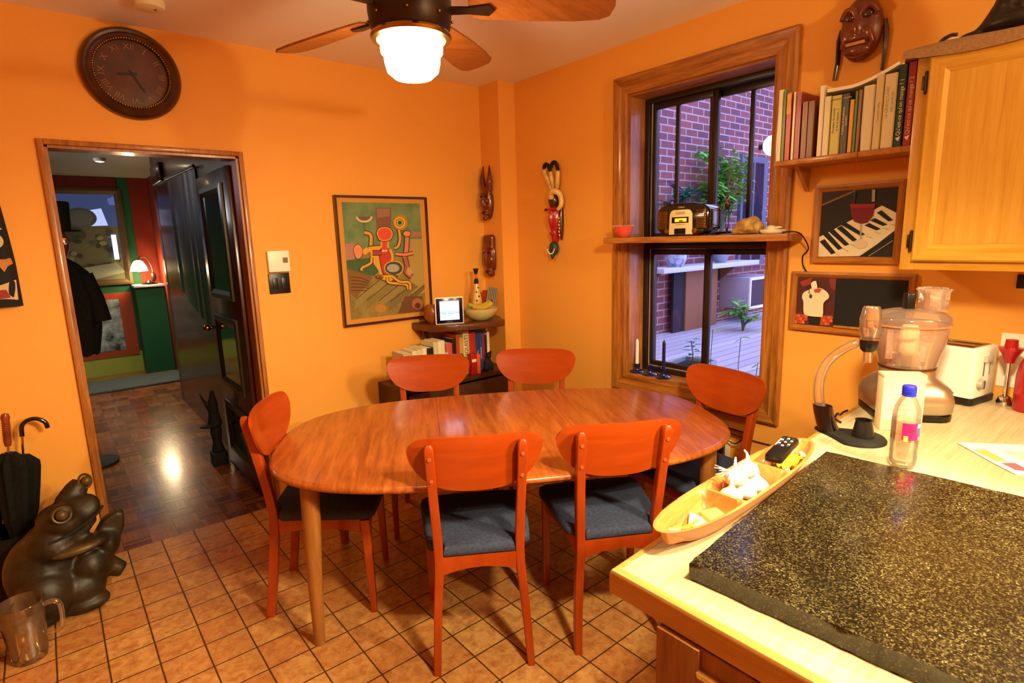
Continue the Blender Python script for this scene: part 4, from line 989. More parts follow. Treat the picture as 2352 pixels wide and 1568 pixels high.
for k in range(16):
    a=2*PI*k/16; b.ell((.0565*math.cos(a),.0565*math.sin(a),.064),.006,T['clear'],nu=8,nv=6)
b.build('rim',T['clear'],pg)
rk=thing('rough_stone','rough tan stone on the right part of the window ledge','stone',(2.61,1.39,LZ))
b=B(); b.ell((0,0,.028),(.05,.075,.03)); b.ell((0,.01,.045),(.04,.055,.032)); b.ell((0,-.02,.05),(.032,.035,.034)); b.ell((0,.05,.015),(.04,.035,.016)); b.ell((-.02,-.055,.03),(.03,.025,.03))
for v in b.bm.verts: v.co+=V((random.uniform(-1,1),random.uniform(-1,1),random.uniform(-1,1)))*.004; v.co.z=max(v.co.z,0)
blob('rock',b,T['stone'],rk,.006,1,rest=True)
ds=thing('flat_dish','flat cream oval dish at the right end of the window ledge','dish',(2.585,1.262,LZ))
b=B(); b.lathe([(.0005,0),(.04,0),(.052,.008),(.055,.018),(.048,.02),(.0005,.019)],T['cream'],n=28,sx=.8,sy=1.1); b.build('dish',T['cream'],ds)
dw=thing('driftwood_bit','small pale broken shell piece behind the cream dish on the window ledge','shell',(2.64,1.30,LZ))
b=B(); b.ell((0,.0,.02),(.02,.03,.02)); b.ell((.01,-.03,.028),(.008,.025,.007)); b.ell((0,.03,.01),(.02,.02,.01)); blob('shell',b,T['cream'],dw,.005,2,rest=True)
st=thing('slate_tile','thin dark flat slate between the radio and the stone','slate',(2.585,1.475,LZ))
b=B(); b.prism([(-.04,-.02),(.03,-.022),(.045,.0),(.03,.03),(-.03,.035),(-.05,.01)],0,.005,solid('4a4c58',.5),None,.001); b.build('slab',None,st,smooth=30)
ab=thing('garden_figurine','thin dark wire figurine with long legs standing behind the radio on the window ledge','figurine',(2.76,1.59,LZ))
b=B(); b.box((0,0,.003),(.04,.04,.006),T['maskb'],.001); b.build('base',T['maskb'],ab,smooth=30)
b=B(); b.ell((0,0,.155),(.012,.016,.026)); b.ell((0,0,.19),(.007,.008,.012)); b.tube([(0,.006,.14),(0,.008,.08),(0,.002,.005)],.003,None,6); b.tube([(0,-.008,.14),(0,-.01,.08),(0,-.004,.005)],.003,None,6); b.tube([(0,.012,.165),(0,.03,.13),(0,.02,.11)],.0028,None,6); b.tube([(0,-.012,.165),(0,-.025,.135),(0,-.02,.11)],.0028,None,6); blob('body',b,T['maskb'],ab,.003,1)
# candlesticks on the sill
for i,(x,y,c,h,l) in enumerate(((2.745,2.145,'ece4d0',.165,'white candle in a dark blue glass holder at the left of the window sill'),(2.742,2.045,None,0,'empty dark blue glass candle holder in the middle of the window sill'),(2.738,1.945,'171a3c',.18,'dark blue candle in a blue glass holder, rightmost on the window sill'))):
    o=thing('candle_holder',l,'candle holder',(x,y,.7125),0,'blue glass candle holders on the window sill')
    b=B(); b.lathe([(.0005,0),(.044,0),(.047,.006),(.042,.012),(.02,.018),(.016,.026),(.018,.045),(.019,.056),(.0125,.056),(.0115,.03),(.0005,.03)],T['cobalt'],n=28); b.build('holder',T['cobalt'],o)
    if c:
        b=B(); b.cyl((0,0,.0305),(0,0,.03+h),.0105,.0095,None,16); b.lathe([(.0095,.03+h),(.004,.042+h),(.001,.046+h)],None,n=16,cap=True); cn=b.build('candle',solid(c,.4),o)
        b=B(); b.cyl((0,0,.044+h),(0,0,.052+h),.0012,.001,None,6); b.build('wick',T['black'],cn)
# radio cord, wall outlet under the window
b=B(); b.tube(smoothpts([(2.55,1.20,LZ+.006),(2.60,1.15,LZ),(2.655,1.13,1.47),(2.685,1.165,1.43),(2.69,1.16,1.38),(2.692,1.12,1.33)],8),.003,T['black'],6); o=b.build('power_cord',T['black']); tag(o,'thin dark cord running from the end of the window ledge down behind the chalkboard picture','cord')
wo=thing('wall_outlet','cream wall outlet with a black adapter plugged in, low on the wall under the window','outlet',(2.70,1.52,.40))
b=B(); b.box((-.005,0,0),(.008,.075,.12),T['cream'],.003); b.build('plate',T['cream'],wo,smooth=30)
b=B(); b.box((-.028,.012,.0),(.036,.05,.085),T['black'],.006); b.build('adapter',T['black'],wo,smooth=30)
for i,(P,l) in enumerate((([(2.66,1.53,.45),(2.66,1.50,.475),(2.66,1.44,.46),(2.68,1.40,.50),(2.692,1.41,.52),(2.692,1.55,.525),(2.692,1.70,.535)],'black cord looping up from the adapter under the window'),([(2.692,1.66,.51),(2.692,1.50,.50),(2.692,1.36,.49),(2.692,1.20,.49),(2.692,1.0,.47)],'long pale cord running along the wall under the window'))):
    b=B(); m=T['black'] if i==0 else T['dgray']; b.tube(smoothpts(P,8),.0035,m,6); o=b.build('extension_cable',m); tag(o,l,'cord')
# ================================================================== pictures right of the window
pp=thing('piano_picture','framed picture of piano keys with a glass of red wine','picture',(2.70,.955,1.569))
W_,H_=.345,.335
b=B(); frame2(b,wallM(0,0,0,'r'),W_,H_,.028,.026,T['pineh'],T['pine'],[(0,0),(0,.024),(.01,.026),(.022,.02),(.028,.012),(.028,0)]); b.build('frame',T['pine'],pp,smooth=30)
b=B(); w,h=W_-.054,H_-.054
b.box((-.007,0,0),(.008,w,h),T['blackm'])
F=Flat(b,(-.0115,w/2,h/2),(0,-1,0),(0,0,-1),w,h,[(380,215),(1075,160),(1030,800),(360,795)],.0002)
F.poly([(380,215),(1075,160),(1030,800),(360,795)],C('1c1512'))
F.poly([(380,215),(680,195),(390,330)],C('2c2224')); F.line([(382,332),(680,200)],14,C('8a5a30'))
F.poly([(362,795),(362,620),(625,480),(860,370),(925,335),(1055,400),(1048,560),(880,690),(735,790)],C('d8c8a4'))
for a,c in (((370,660),(480,775)),((400,600),(540,735)),((450,570),(600,700)),((520,540),(670,660)),((560,510),(740,610)),((770,515),(880,560)),((820,470),(940,520)),((880,400),(990,480))):
    F.poly([a,(a[0]+45,a[1]-22),(c[0]+40,c[1]-14),(c[0],c[1])],C('14100e'))
for k in range(9): x=395+k*72; F.line([(x,800-k*34),(x+60,850-k*38)] if k<0 else [(x+40,790-k*36),(x+95,830-k*40)],3,C('8a7a60'))
F.poly([(735,790),(1045,590),(1040,640),(800,795)],C('17110e')); F.line([(820,790),(1035,650)],8,C('8a8078'))
F.oval(740,680,60,42,C('cbb89a')); F.line([(740,490),(745,640)],14,C('a89c88'))
F.poly([(640,320),(865,320),(850,430),(800,490),(740,500),(680,480),(650,420)],C('6e1218')); F.poly([(640,322),(865,320),(862,350),(642,360)],C('8e1a1e'))
F.poly([(660,215),(690,210),(680,318),(655,320)],C('2a2a22')); F.poly([(835,190),(865,190),(862,300),(835,300)],C('9a9078'))
b.build('print',None,pp,smooth=0,fix=False)
cb=thing('chef_chalkboard','wood framed board with a headless chef painting on the left and a blank blackboard','picture',(2.70,.963,1.226))
W_,H_=.49,.27
b=B(); frame2(b,wallM(0,0,0,'r'),W_,H_,.026,.024,T['pineh'],T['pine'],[(0,0),(0,.022),(.01,.024),(.02,.016),(.026,.01),(.026,0)]); b.build('frame',T['pine'],cb,smooth=30)
w,h=W_-.05,H_-.05
b=B(); b.box((-.006,-.083,0),(.008,w*.62,h),T['blackm']); b.build('blackboard',T['blackm'],cb,smooth=0)
b=B(); b.box((-.014,-.06,-h/2+.006),(.014,w*.5,.01),T['pinex'],.002); b.build('chalk_ledge',T['pinex'],cb,smooth=30)
b=B(); pw=w*.378; b.box((-.006,w/2-pw/2,0),(.008,pw,h),C('3a1512'))
F=Flat(b,(-.0104,w/2,h/2),(0,-1,0),(0,0,-1),pw,h,[(180,965),(550,975),(525,1385),(165,1370)],.0003)
F.poly([(180,965),(550,975),(530,1280),(170,1265)],C('4a1a18')); F.poly([(200,1010),(320,970),(300,1030),(230,1050)],C('8e2c1c')); F.poly([(480,980),(548,980),(540,1080),(500,1060)],C('7a2a1c'))
F.poly([(170,1265),(530,1280),(525,1385),(165,1370)],C('5a2014'))
F.poly([(290,1280),(420,1285),(400,1375),(300,1370)],C('14100e'))
for k in range(14): F.oval(180+ (k%5)*24,1300+(k//5)*26,16,15,C(['b8401c','c8602c','a8341c'][k%3])); F.oval(425+(k%5)*22,1305+(k//5)*26,15,14,C(['c8602c','b8401c','a8341c'][k%3]))
F.poly(smoothpts([(290,1080),(340,1060),(420,1062),(480,1100),(492,1140),(455,1170),(440,1200),(438,1290),(400,1302),(290,1295),(255,1270),(250,1180),(235,1140),(250,1100)],3,True),C('d8cca8'))
F.poly([(345,1075),(395,1060),(425,1070),(400,1100),(360,1100)],C('b8401c')); F.poly([(330,1075),(318,1020),(345,1000),(368,1000),(382,1050),(365,1065)],C('e2d8ba'))
F.line([(290,1040),(310,1100)],6,C('2a3020')); F.oval(320,1130,14,18,C('2a3424')); F.oval(305,1100,8,10,C('8a7a4a'))
b.build('painting',None,cb,smooth=0,fix=False)
# ================================================================== wall cabinet
wcab=thing('wall_cabinet','golden oak wall cabinet with a raised panel door at the upper right','cabinet',(2.54,0,0))
b=B(); ya,yb,za,zb=.69,-.62,1.40,2.125
b.box((.0,(ya+yb)/2,(za+zb)/2),(.318,ya-yb,zb-za),T['oak'],.002)
b.build('carcass',T['oak'],wcab,smooth=30)
b=B()
xf=-.1655
for (a,c,d,e,m) in ((ya,ya-.045,za,zb,T['oak']),(ya-.045,yb,za,za+.035,T['oakh']),(ya-.045,yb,zb-.035,zb,T['oakh'])): b.box((xf,(a+c)/2,(d+e)/2),(.012,abs(a-c),e-d),m,.001)
b.build('face_frame',T['oak'],wcab,smooth=30)
for k,(y0,y1) in enumerate(((.652,.22),(.205,-.2))):
    Wd_,Hd=y0-y1,.67; M=wallM(-.172,(y0+y1)/2,1.765,'r')
    b=B(); frame2(b,M,Wd_,Hd,.062,.022,T['oakh'],T['oak'],[(0,0),(0,.016),(.006,.022),(.045,.022),(.062,.012),(.062,0)]); dd=b.build('door',T['oak'],wcab,smooth=30)
    b=B(); b.box(M@V((0,0,.008)),(.012,Wd_-.12,Hd-.12),T['oakp']); b.build('panel',T['oakp'],dd,smooth=0)
    for zz in (1.50,2.02):
        b=B(); b.cyl((-.186,y0+.006,zz-.028),(-.186,y0+.006,zz+.028),.0055,None,T['bronze'],10); b.box((-.184,y0+.008,zz),(.006,.02,.045),T['bronze'],.002); b.ell((-.186,y0+.006,zz+.032),.0055,T['bronze'],nu=8,nv=6); b.ell((-.186,y0+.006,zz-.032),.0055,T['bronze'],nu=8,nv=6); b.build('hinge',T['bronze'],wcab,smooth=50)
cl=B()
def clf(k):
    def f(u,v):
        # runner lying on the top, drooping over the front edge and the left end
        s=v; y=.73-1.3*u
        if s<.12: x=2.338+.008*s/.12; z=2.132-.045*(1-s/.12)*(.55+.45*math.sin(u*9))
        else: x=2.346+(s-.12)/.88*.34; z=2.132+.004*math.sin(u*20)
        if u<.06: z-=0; 
        return V((x-k*.0,y,z+k))
    return f
b=cl; b.grid(clf(0),40,12,T['runner']); b.grid(clf(.006),40,12,T['runner']); bmesh.ops.bridge_loops(b.bm,edges=[e for e in b.bm.edges if e.is_boundary])
b.faces([V((2.36,.73,2.134)),V((2.685,.73,2.134)),V((2.69,.80,2.136)),V((2.55,.785,2.134)),V((2.42,.745,2.134))],[(0,1,2,3,4)],T['runner'])
cr=b.build('cabinet_runner',T['runner'],smooth=40,fix=True); tag(cr,'tan cloth runner lying along the top of the oak wall cabinet','cloth')
sa=thing('dark_carving','dark carved bird-like statue on top of the oak wall cabinet','statue',(2.50,.46,2.1435))
b=B(); b.ell((0,0,.035),(.07,.11,.035)); b.tube([(0,.06,.02),(0,.02,.08),(0,.0,.16),(0,.01,.24),(0,.03,.31)],[.05,.055,.05,.04,.03],None,12); b.ell((0,.07,.22),(.03,.055,.03)); b.ell((0,.125,.215),(.012,.03,.012)); b.ell((0,.05,.33),(.03,.045,.035)); b.tube([(0,-.04,.05),(0,-.08,.10),(0,-.07,.2)],[.03,.025,.018],None,10); b.ell((0,.11,.018),(.035,.05,.018))
for k in range(4): b.ell((-.04,-.06+.03*k,.05+.02*k),(.025,.02,.03))
blob('body',b,T['carve'],sa,.009,2,rest=True)
sp=thing('sea_shell','small white and brown sea shell on the cabinet runner beside the dark statue','shell',(2.46,.625,2.1435))
b=B(); b.ell((0,0,.014),(.02,.024,.014)); b.ell((0,.014,.012),(.014,.024,.01)); blob('shell',b,solid('d8c8a8',.4),sp,.004,2,rest=True)
b=B(); b.tube(smoothpts([(-.012,.036,.008),(-.016,.02,.024),(-.014,0,.032),(-.008,-.016,.03)],5),.006,T['maskb'],8); b.build('brown_lip',T['maskb'],sp)
hk=thing('hook_rail','dark metal hook bracket on the wall under the oak cabinet at the right edge','hook',(2.70,.385,1.345))
b=B(); b.box((-.006,0,0),(.008,.06,.05),T['black'],.002); b.build('plate',T['black'],hk,smooth=30)
for z in (-.012,.012):
    b=B(); b.tube([(-.01,.0,z),(-.025,0,z-.004),(-.03,0,z+.006)],.004,T['brass'],8); b.build('hook',T['brass'],hk)
# ================================================================== counter
CZ=.91
ct=thing('countertop','pale laminate countertop with a golden wood edge in the right foreground','countertop',(1.6,.2,0))
def cl_(p): return (p[0]-1.6,p[1]-.2)
A=(.772,.664); Bq=(2.69,.775); poly=[A,(.772,-.55),(2.69,-.55),Bq]
b=B(); b.prism([cl_(p) for p in [(.79,.647),(.79,-.55),(2.688,-.55),(2.688,.757)]],CZ-.04,CZ,T['lam'],None,0); b.build('top',T['lam'],ct,smooth=0)
b=B()
def rail(P,w,z0,z1,bev,m):
    P=[V(p) for p in P]; N=[]
    for i in range(len(P)):
        d=[(P[k+1]-P[k]).normalized() for k in (i-1,i) if 0<=k<len(P)-1]
        n_=[V((q.y,-q.x)) for q in d]; s_=sum(n_,V((0,0))); s_.normalize(); N.append(s_/max(.3,s_.dot(n_[0])))
    sec=[(0,z0),(0,z1-bev),(bev*.3,z1-bev*.3),(bev,z1),(w,z1),(w,z0)]
    b.loft([[V((*cl_(p+n_*q),z)) for q,z in sec] for p,n_ in zip(P,N)],m)
rail([(.772,-.55),(.772,.664),(2.69,.775)],.018,CZ-.05,CZ+.0004,.009,T['edge'])
b.build('edge_trim',T['edge'],ct,smooth=25)
kc=thing('kitchen_cabinet','brown wood base cabinet under the pale countertop','cabinet',(1.7,.1,0))
b=B(); b.prism([(-.93,.445),(-.93,-.64),(.985,-.64),(.985,.545)],.0,.856,T['oakd'],None,.002); b.build('carcass',T['oakd'],kc,smooth=30)
b=B(); b.box((-.934,.4025,.428),(.008,.085,.856),T['oakd'],.001); b.build('stile',T['oakd'],kc,smooth=30)
for k,(y,w) in enumerate(((.235,.25),(-.06,.3))):
    b=B(); M=wallM(-.9305,y,.45,'r'); frame2(b,M,w,.74,.05,.018,T['oakd'],T['oakd'],[(0,0),(0,.014),(.005,.018),(.04,.018),(.05,.01),(.05,0)]); dd=b.build('door',T['oakd'],kc,smooth=30)
    b=B(); b.box(M@V((0,0,.006)),(.01,w-.098,.64),T['oak']); b.build('panel',T['oak'],dd,smooth=0)
    b=B(); b.tube([(-.949,y-.07,.70),(-.975,y-.07,.71),(-.975,y-.07,.78),(-.949,y-.07,.79)],.005,T['bronze'],8); b.build('handle',T['bronze'],dd)
gr=thing('granite_slab','dark speckled granite slab lying on the pale countertop','slab',(1.25,.23,CZ),math.radians(3.6))
b=B(); n=40; 
def slab_pt(x,y): return (x,y)
pl=[]
cor=[(-.375,-.40),(.372,-.40),(.372,.345),(-.375,.335)]
for i in range(4):
    p,q=V(cor[i]),V(cor[(i+1)%4])
    for k in range(n):
        t=k/n; e=p+(q-p)*t; dn=V((-(q-p).normalized().y,(q-p).normalized().x))
        j=random.uniform(-.0016,.0016) if k else -.0015
        pl.append((e.x+dn.x*j,e.y+dn.y*j))
b.prism(pl,.001,.036,T['granite'],None,.0022,1); b.build('stone',T['granite'],gr,smooth=35)
# canoe tray
tr=thing('canoe_tray','long canoe-shaped wooden tray with three hollows along the counter edge','tray',(1.235,.637,CZ+.0005),math.radians(2.2))
LT,WT,HT=.365,.063,.050
T['tray']=wood('carved_tray','b4662a','c98242',(1.2,12,12),2.5,.35,.3)
def hw(u): return WT*max(0,1-abs(u)**3.2)**(1/2.0)
def sst(x,a,c_):
    t=min(1,max(0,(x-a)/(c_-a))); return t*t*(3-2*t)
def trayz(x,y):
    u=x/LT; h_=hw(u); edge_=min(h_-abs(y),(1-abs(u))*LT*.8)
    f=sst(edge_,.007,.03)
    for d0 in (-.30,.33): f*=sst(abs(x-d0*LT),.006,.016) if True else 1
    return HT+.008*abs(u)**2-.041*f
b=B(); NU,NV=120,28
def ttop(u,v):
    t=-math.cos(u*PI); x=LT*t; h_=hw(t); s_=math.sin((v-.5)*PI); y=h_*s_; return V((x,y,trayz(x,y)))
def tbot(u,v):
    t=-math.cos(u*PI); x=LT*t; h_=hw(t); s_=math.sin((v-.5)*PI); e=1-(1-abs(s_)**2.2)*(1-abs(t)**4); z=(HT+.008*abs(t)**2)*sst(e,.30,1.0)
    k=1-.0*(1-z/HT); return V((x*(1-.05*(1-min(1,z/HT))),h_*s_*(1-.12*(1-min(1,z/HT))),z))
b.grid(ttop,NU,NV,T['tray']); b.grid(tbot,NU,NV,T['tray']); bmesh.ops.remove_doubles(b.bm,verts=b.bm.verts[:],dist=.00005)
b.build('body',T['tray'],tr,smooth=70)
TM=Matrix.Translation((1.235,.637,CZ+.0005))@Matrix.Rotation(math.radians(2.2),4,'Z')
def ontray(x,y,dz=0): p=TM@V((x,y,0)); return (p.x,p.y,p.z+.0135+dz)
# sugar packets and tea bags in the left hollow
G3='packets in the left hollow of the tray'
pk=[(-.205,.004,.0,.05,.045,.007,'cfc6b0',.5,.25,'white tea bag with a brown mark, uppermost in the left hollow'),
 (-.165,-.012,.003,.046,.042,.012,'c8b450',-.4,.1,'pale yellow square packet nearest the first divider'),
 (-.245,-.014,.0,.060,.012,.010,'c08c10',-.1,.0,'golden yellow stick packet, front one of a pair'),
 (-.243,.0035,.0,.060,.012,.010,'c89a1c',-.1,.0,'golden yellow stick packet, rear one of a pair'),
 (-.298,.006,.002,.012,.052,.009,'c8bc90',.5,.0,'cream stick packet leaning at the left tip of the tray'),
 (-.283,-.001,.003,.012,.052,.009,'b8a43a',.5,.0,'yellow-green stick packet beside the cream one at the left tip'),
 (-.262,-.027,.0,.034,.016,.007,'cfc490',.1,.0,'small pale yellow packet at the front of the left hollow'),
 (-.297,-.018,.002,.03,.012,.006,'b85a1c',-.7,.0,'small orange and white packet at the left tip of the tray')]
for x,y,dz,sx,sy,sz,c,a,tl,l in pk:
    x=x+.022*max(0,(-x-.2)/.1); y*=.8; p=ontray(x,y,max(trayz(x,y),trayz(x,y-.012),trayz(x,y+.012),trayz(x-.012,y))-.0128+dz+sz/2); b=B(); b.box((0,0,0),(sx,sy,sz),solid(c,.6),.002)
    o=b.build('packet',None,None,p,smooth=40); o.rotation_euler=(tl,0,a+.04); tag(o,l,'packet',G3)
    if 'brown mark' in l:
        b=B(); b.box((-.012,-.012,.0036),(.016,.012,.0006),solid('7a3a20')); b.build('printed_mark',None,o,smooth=0)
# garlic
G4='garlic bulbs in the middle hollow of the tray'
T['garlic']=pm('garlic_skin','efe8da','e2d6c2',25,rough=.55)
gpts=[(-.06,.004,0,1.05,0,'large front-left garlic bulb in the middle hollow'),(-.02,-.014,.004,.95,1.2,'front garlic bulb nearest the granite in the middle hollow'),(.0,.016,.004,1.0,2.0,'garlic bulb at the far rim in the middle hollow'),(.035,-.012,0,1.1,.7,'middle garlic bulb near the second divider'),(.07,.018,0,.95,2.6,'garlic bulb touching the second divider'),(-.03,.012,.036,1.0,.3,'garlic bulb piled on top at the left of the garlic heap'),(.032,.012,.036,1.05,1.6,'garlic bulb piled on top at the right of the garlic heap')]
for x,y,dz,k,a,l in gpts:
    p=ontray(x,y,dz); o=thing('garlic_bulb',l,'garlic',p,a,G4)
    b=B(); NB=7
    rings=[]
    for r,z in ((.004,0),(.017,.003),(.0235,.012),(.0235,.02),(.018,.029),(.009,.036),(.005,.042),(.004,.052)):
        rings.append([V((r*k*(1+.07*math.cos(NB*t))*math.cos(t),r*k*(1+.07*math.cos(NB*t))*math.sin(t),z*k*.9)) for t in [2*PI*q/42 for q in range(42)]])
    b.loft(rings,T['garlic']); b.build('bulb',T['garlic'],o,smooth=60)
    b=B(); b.tube([(0,0,.046*k),(.003,.001,.054*k),(.009,.002,.060*k)],[.0035,.003,.002],T['garlic'],8); b.build('stalk',T['garlic'],o)
pst=[]
for i in range(6):
    a=.6+.35*i; p=ontray(-.085-.004*i,.03+.003*(i%2),.045)
b=B()
for i in range(9): 
    a=2.2+.18*i; q=V((0,0,0)); b.cyl(q,q+V((math.cos(a)*.035,math.sin(a)*.035,.012*math.sin(i*2.3)+.006)),.0016,.0008,None,5)
o=b.build('garlic_roots',T['garlic'],None,ontray(-.045,.018,.068)); tag(o,'bristly white garlic stem sticking out over the tray edge','garlic stem')
# remote and bits in the right hollow
rmt=thing('remote_control','black remote control with small keys lying at the far end of the canoe tray','remote',ontray(.222,.008,.05),math.radians(2.2+6))
b=B(); b.box((0,0,0),(.15,.044,.022),T['black'],.007,ry(-.06)); b.build('case',T['black'],rmt,smooth=40)
b=B()
for i in range(5):
    for j in range(3):
        if (i,j)!=(1,1): b.box(ry(-.06)@V((.0+.013*i,-.012+.012*j,.0117)),(.007,.006,.0012),solid('d8d0c0') if (i+j)%2 else T['dgray'],0,ry(-.06))
b.box(ry(-.06)@V((.02,.0165,.0115)),(.05,.003,.001),solid('c8c0b0'),0,ry(-.06)); b.build('keys',None,rmt,smooth=0)
yc=thing('yellow_pouch','crumpled bright yellow wrapper under the black remote in the tray','wrapper',ontray(.24,-.006,0),.04)
b=B()
def yf(u,v): return V(((u-.5)*.11,(v-.5)*.036,.015+.004*math.sin(u*31)*math.sin(v*23)+.004*math.sin(u*11+v*17)))
b.grid(yf,30,14,T['yellow']); b.grid(lambda u,v:yf(u,v)+V((0,0,-.003)),30,14,T['yellow']); b.build('wrapper',T['yellow'],yc,smooth=30)
for i,(x,y,l) in enumerate(((.165,-.03,'tiny white scrap at the front of the right hollow'),(.30,-.014,'white cap at the far tip of the right hollow'),(.185,.034,'small white clip behind the black remote'))):
    b=B(); b.box((0,0,.0),(.026,.012,.009),T['white'],.003); o=b.build('plastic_bit',T['white'],None,ontray(x,y,.016 if i!=1 else .02),smooth=40); o.rotation_euler=(0,0,.3+i*.5); tag(o,l,'scrap','white bits in the right hollow of the tray')
# wine aerator on its stand
ae=thing('wine_aerator','clear wine aerator held over a black tower stand by a clear curved arm','wine aerator',(1.86,.61,CZ+.0005),math.radians(86))
# local +x points to the heel (away), arm rises there and arches back over the base
b=B(); rings=[]
def base_o(k,sh=0):
    out=[]
    for i in range(48):
        a=2*PI*i/48; c,s_=math.cos(a),math.sin(a); r=.078 if c<0 else .078+.052*c**3; w=.078*(1-.5*max(0,c)**1.2)
        out.append((r*c*k,w*s_*k))
    return out
for k,z in ((1,0),(1,.006),(.95,.011),(.5,.014),(.05,.0145)): rings.append([V((x,y,z)) for x,y in base_o(k)])
b.loft(rings,T['blackm'])
b.loft([[V((.125-.0*q,y*.026,.0)) if False else V((x*.030+cx_,y*.026*sc,zz)) for x,y in [(math.cos(t),math.sin(t)) for t in [2*PI*q/20 for q in range(20)]]] for cx_,zz,sc in ((.085,.010,1.3),(.095,.03,1.1),(.105,.06,.9),(.11,.085,.75))],T['gblack'])
b.build('base',T['blackm'],ae,smooth=50)
b=B(); b.lathe([(.030,.012),(.029,.025),(.022,.062),(.024,.066),(.018,.066),(.016,.03),(.0005,.03)],T['black'],n=28,c=(-.015,0,0)); b.build('drip_cup',T['black'],ae)
b=B(); P=smoothpts([(.108,0,.055),(.122,0,.10),(.125,0,.16),(.11,0,.215),(.08,0,.255),(.045,0,.285),(.02,0,.30)],6)
b.tube(P,[.016-.007*k/len(P) for k in range(len(P))],T['clear2'],14,flat=1.5); b.build('arm',T['clear2'],ae,smooth=60)
b=B(); b.lathe([(.022,.315),(.028,.345),(.029,.375),(.024,.405),(.021,.412),(.019,.412),(.022,.40),(.026,.372),(.025,.345),(.019,.32)],T['clear2'],n=28,c=(-.01,0,0)); b.build('aerator_funnel',T['clear2'],ae)
b=B(); b.lathe([(.012,.372),(.01,.395),(.018,.41)],T['copper'],n=20,c=(-.01,0,0)); b.ell((-.01,0,.36),(.009,.009,.016),T['copper']); b.build('inner_nozzle',T['copper'],ae)
b=B(); b.lathe([(.024,.312),(.028,.314),(.028,.318),(.022,.319)],T['chrome'],n=28,c=(-.01,0,0)); b.lathe([(.016,.278),(.022,.285),(.025,.305),(.024,.313),(.0005,.313)],T['black'],n=24,c=(-.01,0,0),cap=False); b.build('collar',T['black'],ae)
b=B(); b.lathe([(.013,.28),(.012,.245),(.009,.245),(.010,.28)],T['clear2'],n=20,c=(-.01,0,0)); b.build('spout',T['clear2'],ae)
# cream box
cbx=thing('cream_box','cream cardboard box with faint print standing before the food processor','box',(2.055,.562,CZ+.0005),math.radians(-53))
b=B(); b.box((0,0,.0875),(.118,.05,.175),T['cream'],.002); b.box((0,0,.178),(.12,.052,.012),T['cream'],.002); b.build('carton',T['cream'],cbx,smooth=30)
b=B(); b.box((-.01,-.0255,.085),(.088,.0006,.10),solid('efe6cc',.7))
for k in range(5): b.box((-.012+.004*(k%2),-.026,.12-.017*k),(.06-.01*(k%3),.0004,.003),solid('c4b48c',.8))
b.build('printed_label',None,cbx,smooth=0)
# water bottle
wb=thing('water_bottle','clear plastic water bottle with a blue cap and a pink label','bottle',(1.725,.452,CZ+.0005),math.radians(-52))
prof=[(.024,.002),(.031,.008),(.0325,.03),(.031,.05),(.0325,.07),(.0325,.13),(.032,.15),(.030,.165),(.021,.188),(.0135,.199),(.013,.207)]
b=B(); b.lathe([(.0005,.004)]+prof,T['pet'],n=36); b.build('bottle_body',T['pet'],wb,smooth=60)
b=B(); b.lathe([(.0005,.005),(.022,.005),(.0295,.012),(.031,.03),(.0295,.05),(.031,.07),(.031,.09),(.0005,.0905)],T['waterm'],n=36); b.build('water',T['waterm'],wb,smooth=60)
b=B(); b.lathe([(.0155,.203),(.0165,.206),(.0165,.222),(.0145,.226),(.0005,.226)],T['bluecap'],n=28)
b.lathe([(.0152,.198),(.0165,.199),(.0165,.202),(.0152,.203)],T['bluecap'],n=28); b.build('cap',T['bluecap'],wb)
b=B(); Rl=.0328
def lab(a0,a1,z0,z1,r,m): b.grid(lambda u,v:V((r*math.cos(a0+(a1-a0)*u),r*math.sin(a0+(a1-a0)*u),z0+(z1-z0)*v)),16,2,m)
lab(-PI,PI,.078,.132,Rl,thin('label_film','f6d8d4',.06,.2))
lab(-2.2,-.75,.084,.130,Rl+.0003,solid('c8135a',.4)); lab(-2.05,-1.75,.08,.096,Rl+.0006,solid('d8b040',.4)); lab(-1.15,-.8,.10,.126,Rl+.0006,solid('3a4a8a',.4)); lab(-1.1,-.8,.118,.129,Rl+.0008,solid('e8e4e0',.4)); lab(-1.75,-1.35,.106,.116,Rl+.0006,solid('8a1038',.4)); lab(-1.0,-.78,.084,.094,Rl+.0006,solid('e87aa0',.4))
b.build('wrap_label',None,wb,smooth=60,fix=False)
# food processor
fpz=thing('food_processor','silver food processor with a clear work bowl and feed tube','food processor',(2.25,.605,CZ+.0005),math.radians(-53))
def fsec(hx,hy,z,r,dy=0): return rrect(0,dy,z,hx,hy,r,6)
b=B(); b.loft([fsec(.112,.108,.022,.05),fsec(.118,.115,.032,.05),fsec(.12,.117,.07,.05),fsec(.112,.108,.105,.055),fsec(.095,.09,.125,.06),fsec(.085,.078,.137,.07),fsec(.083,.076,.165,.074)],T['silver']); b.build('motor_base',T['silver'],fpz,smooth=50)
b=B(); b.loft([fsec(.108,.104,0,.048),fsec(.116,.113,.004,.05),fsec(.116,.113,.022,.05)],T['black']); b.build('foot_band',T['black'],fpz,smooth=40)
b=B()
for i in range(3):
    for j in range(2): b.box((.1195,-.05+.035*i,.06+.028*j),(.004,.02,.014),T['chrome'],.002)
b.build('control_buttons',T['chrome'],fpz,smooth=40)
b=B(); b.lathe([(.0005,.166),(.082,.166),(.084,.17),(.094,.215),(.103,.25),(.108,.29),(.108,.315),(.106,.315),(.105,.29),(.10,.25),(.091,.215),(.082,.172)],T['clearp'],n=48); b.build('work_bowl',T['clearp'],fpz,smooth=60)
b=B(); b.lathe([(.086,.166),(.086,.172),(.080,.172)],T['maskb'],n=48); b.build('bowl_seal',T['maskb'],fpz)
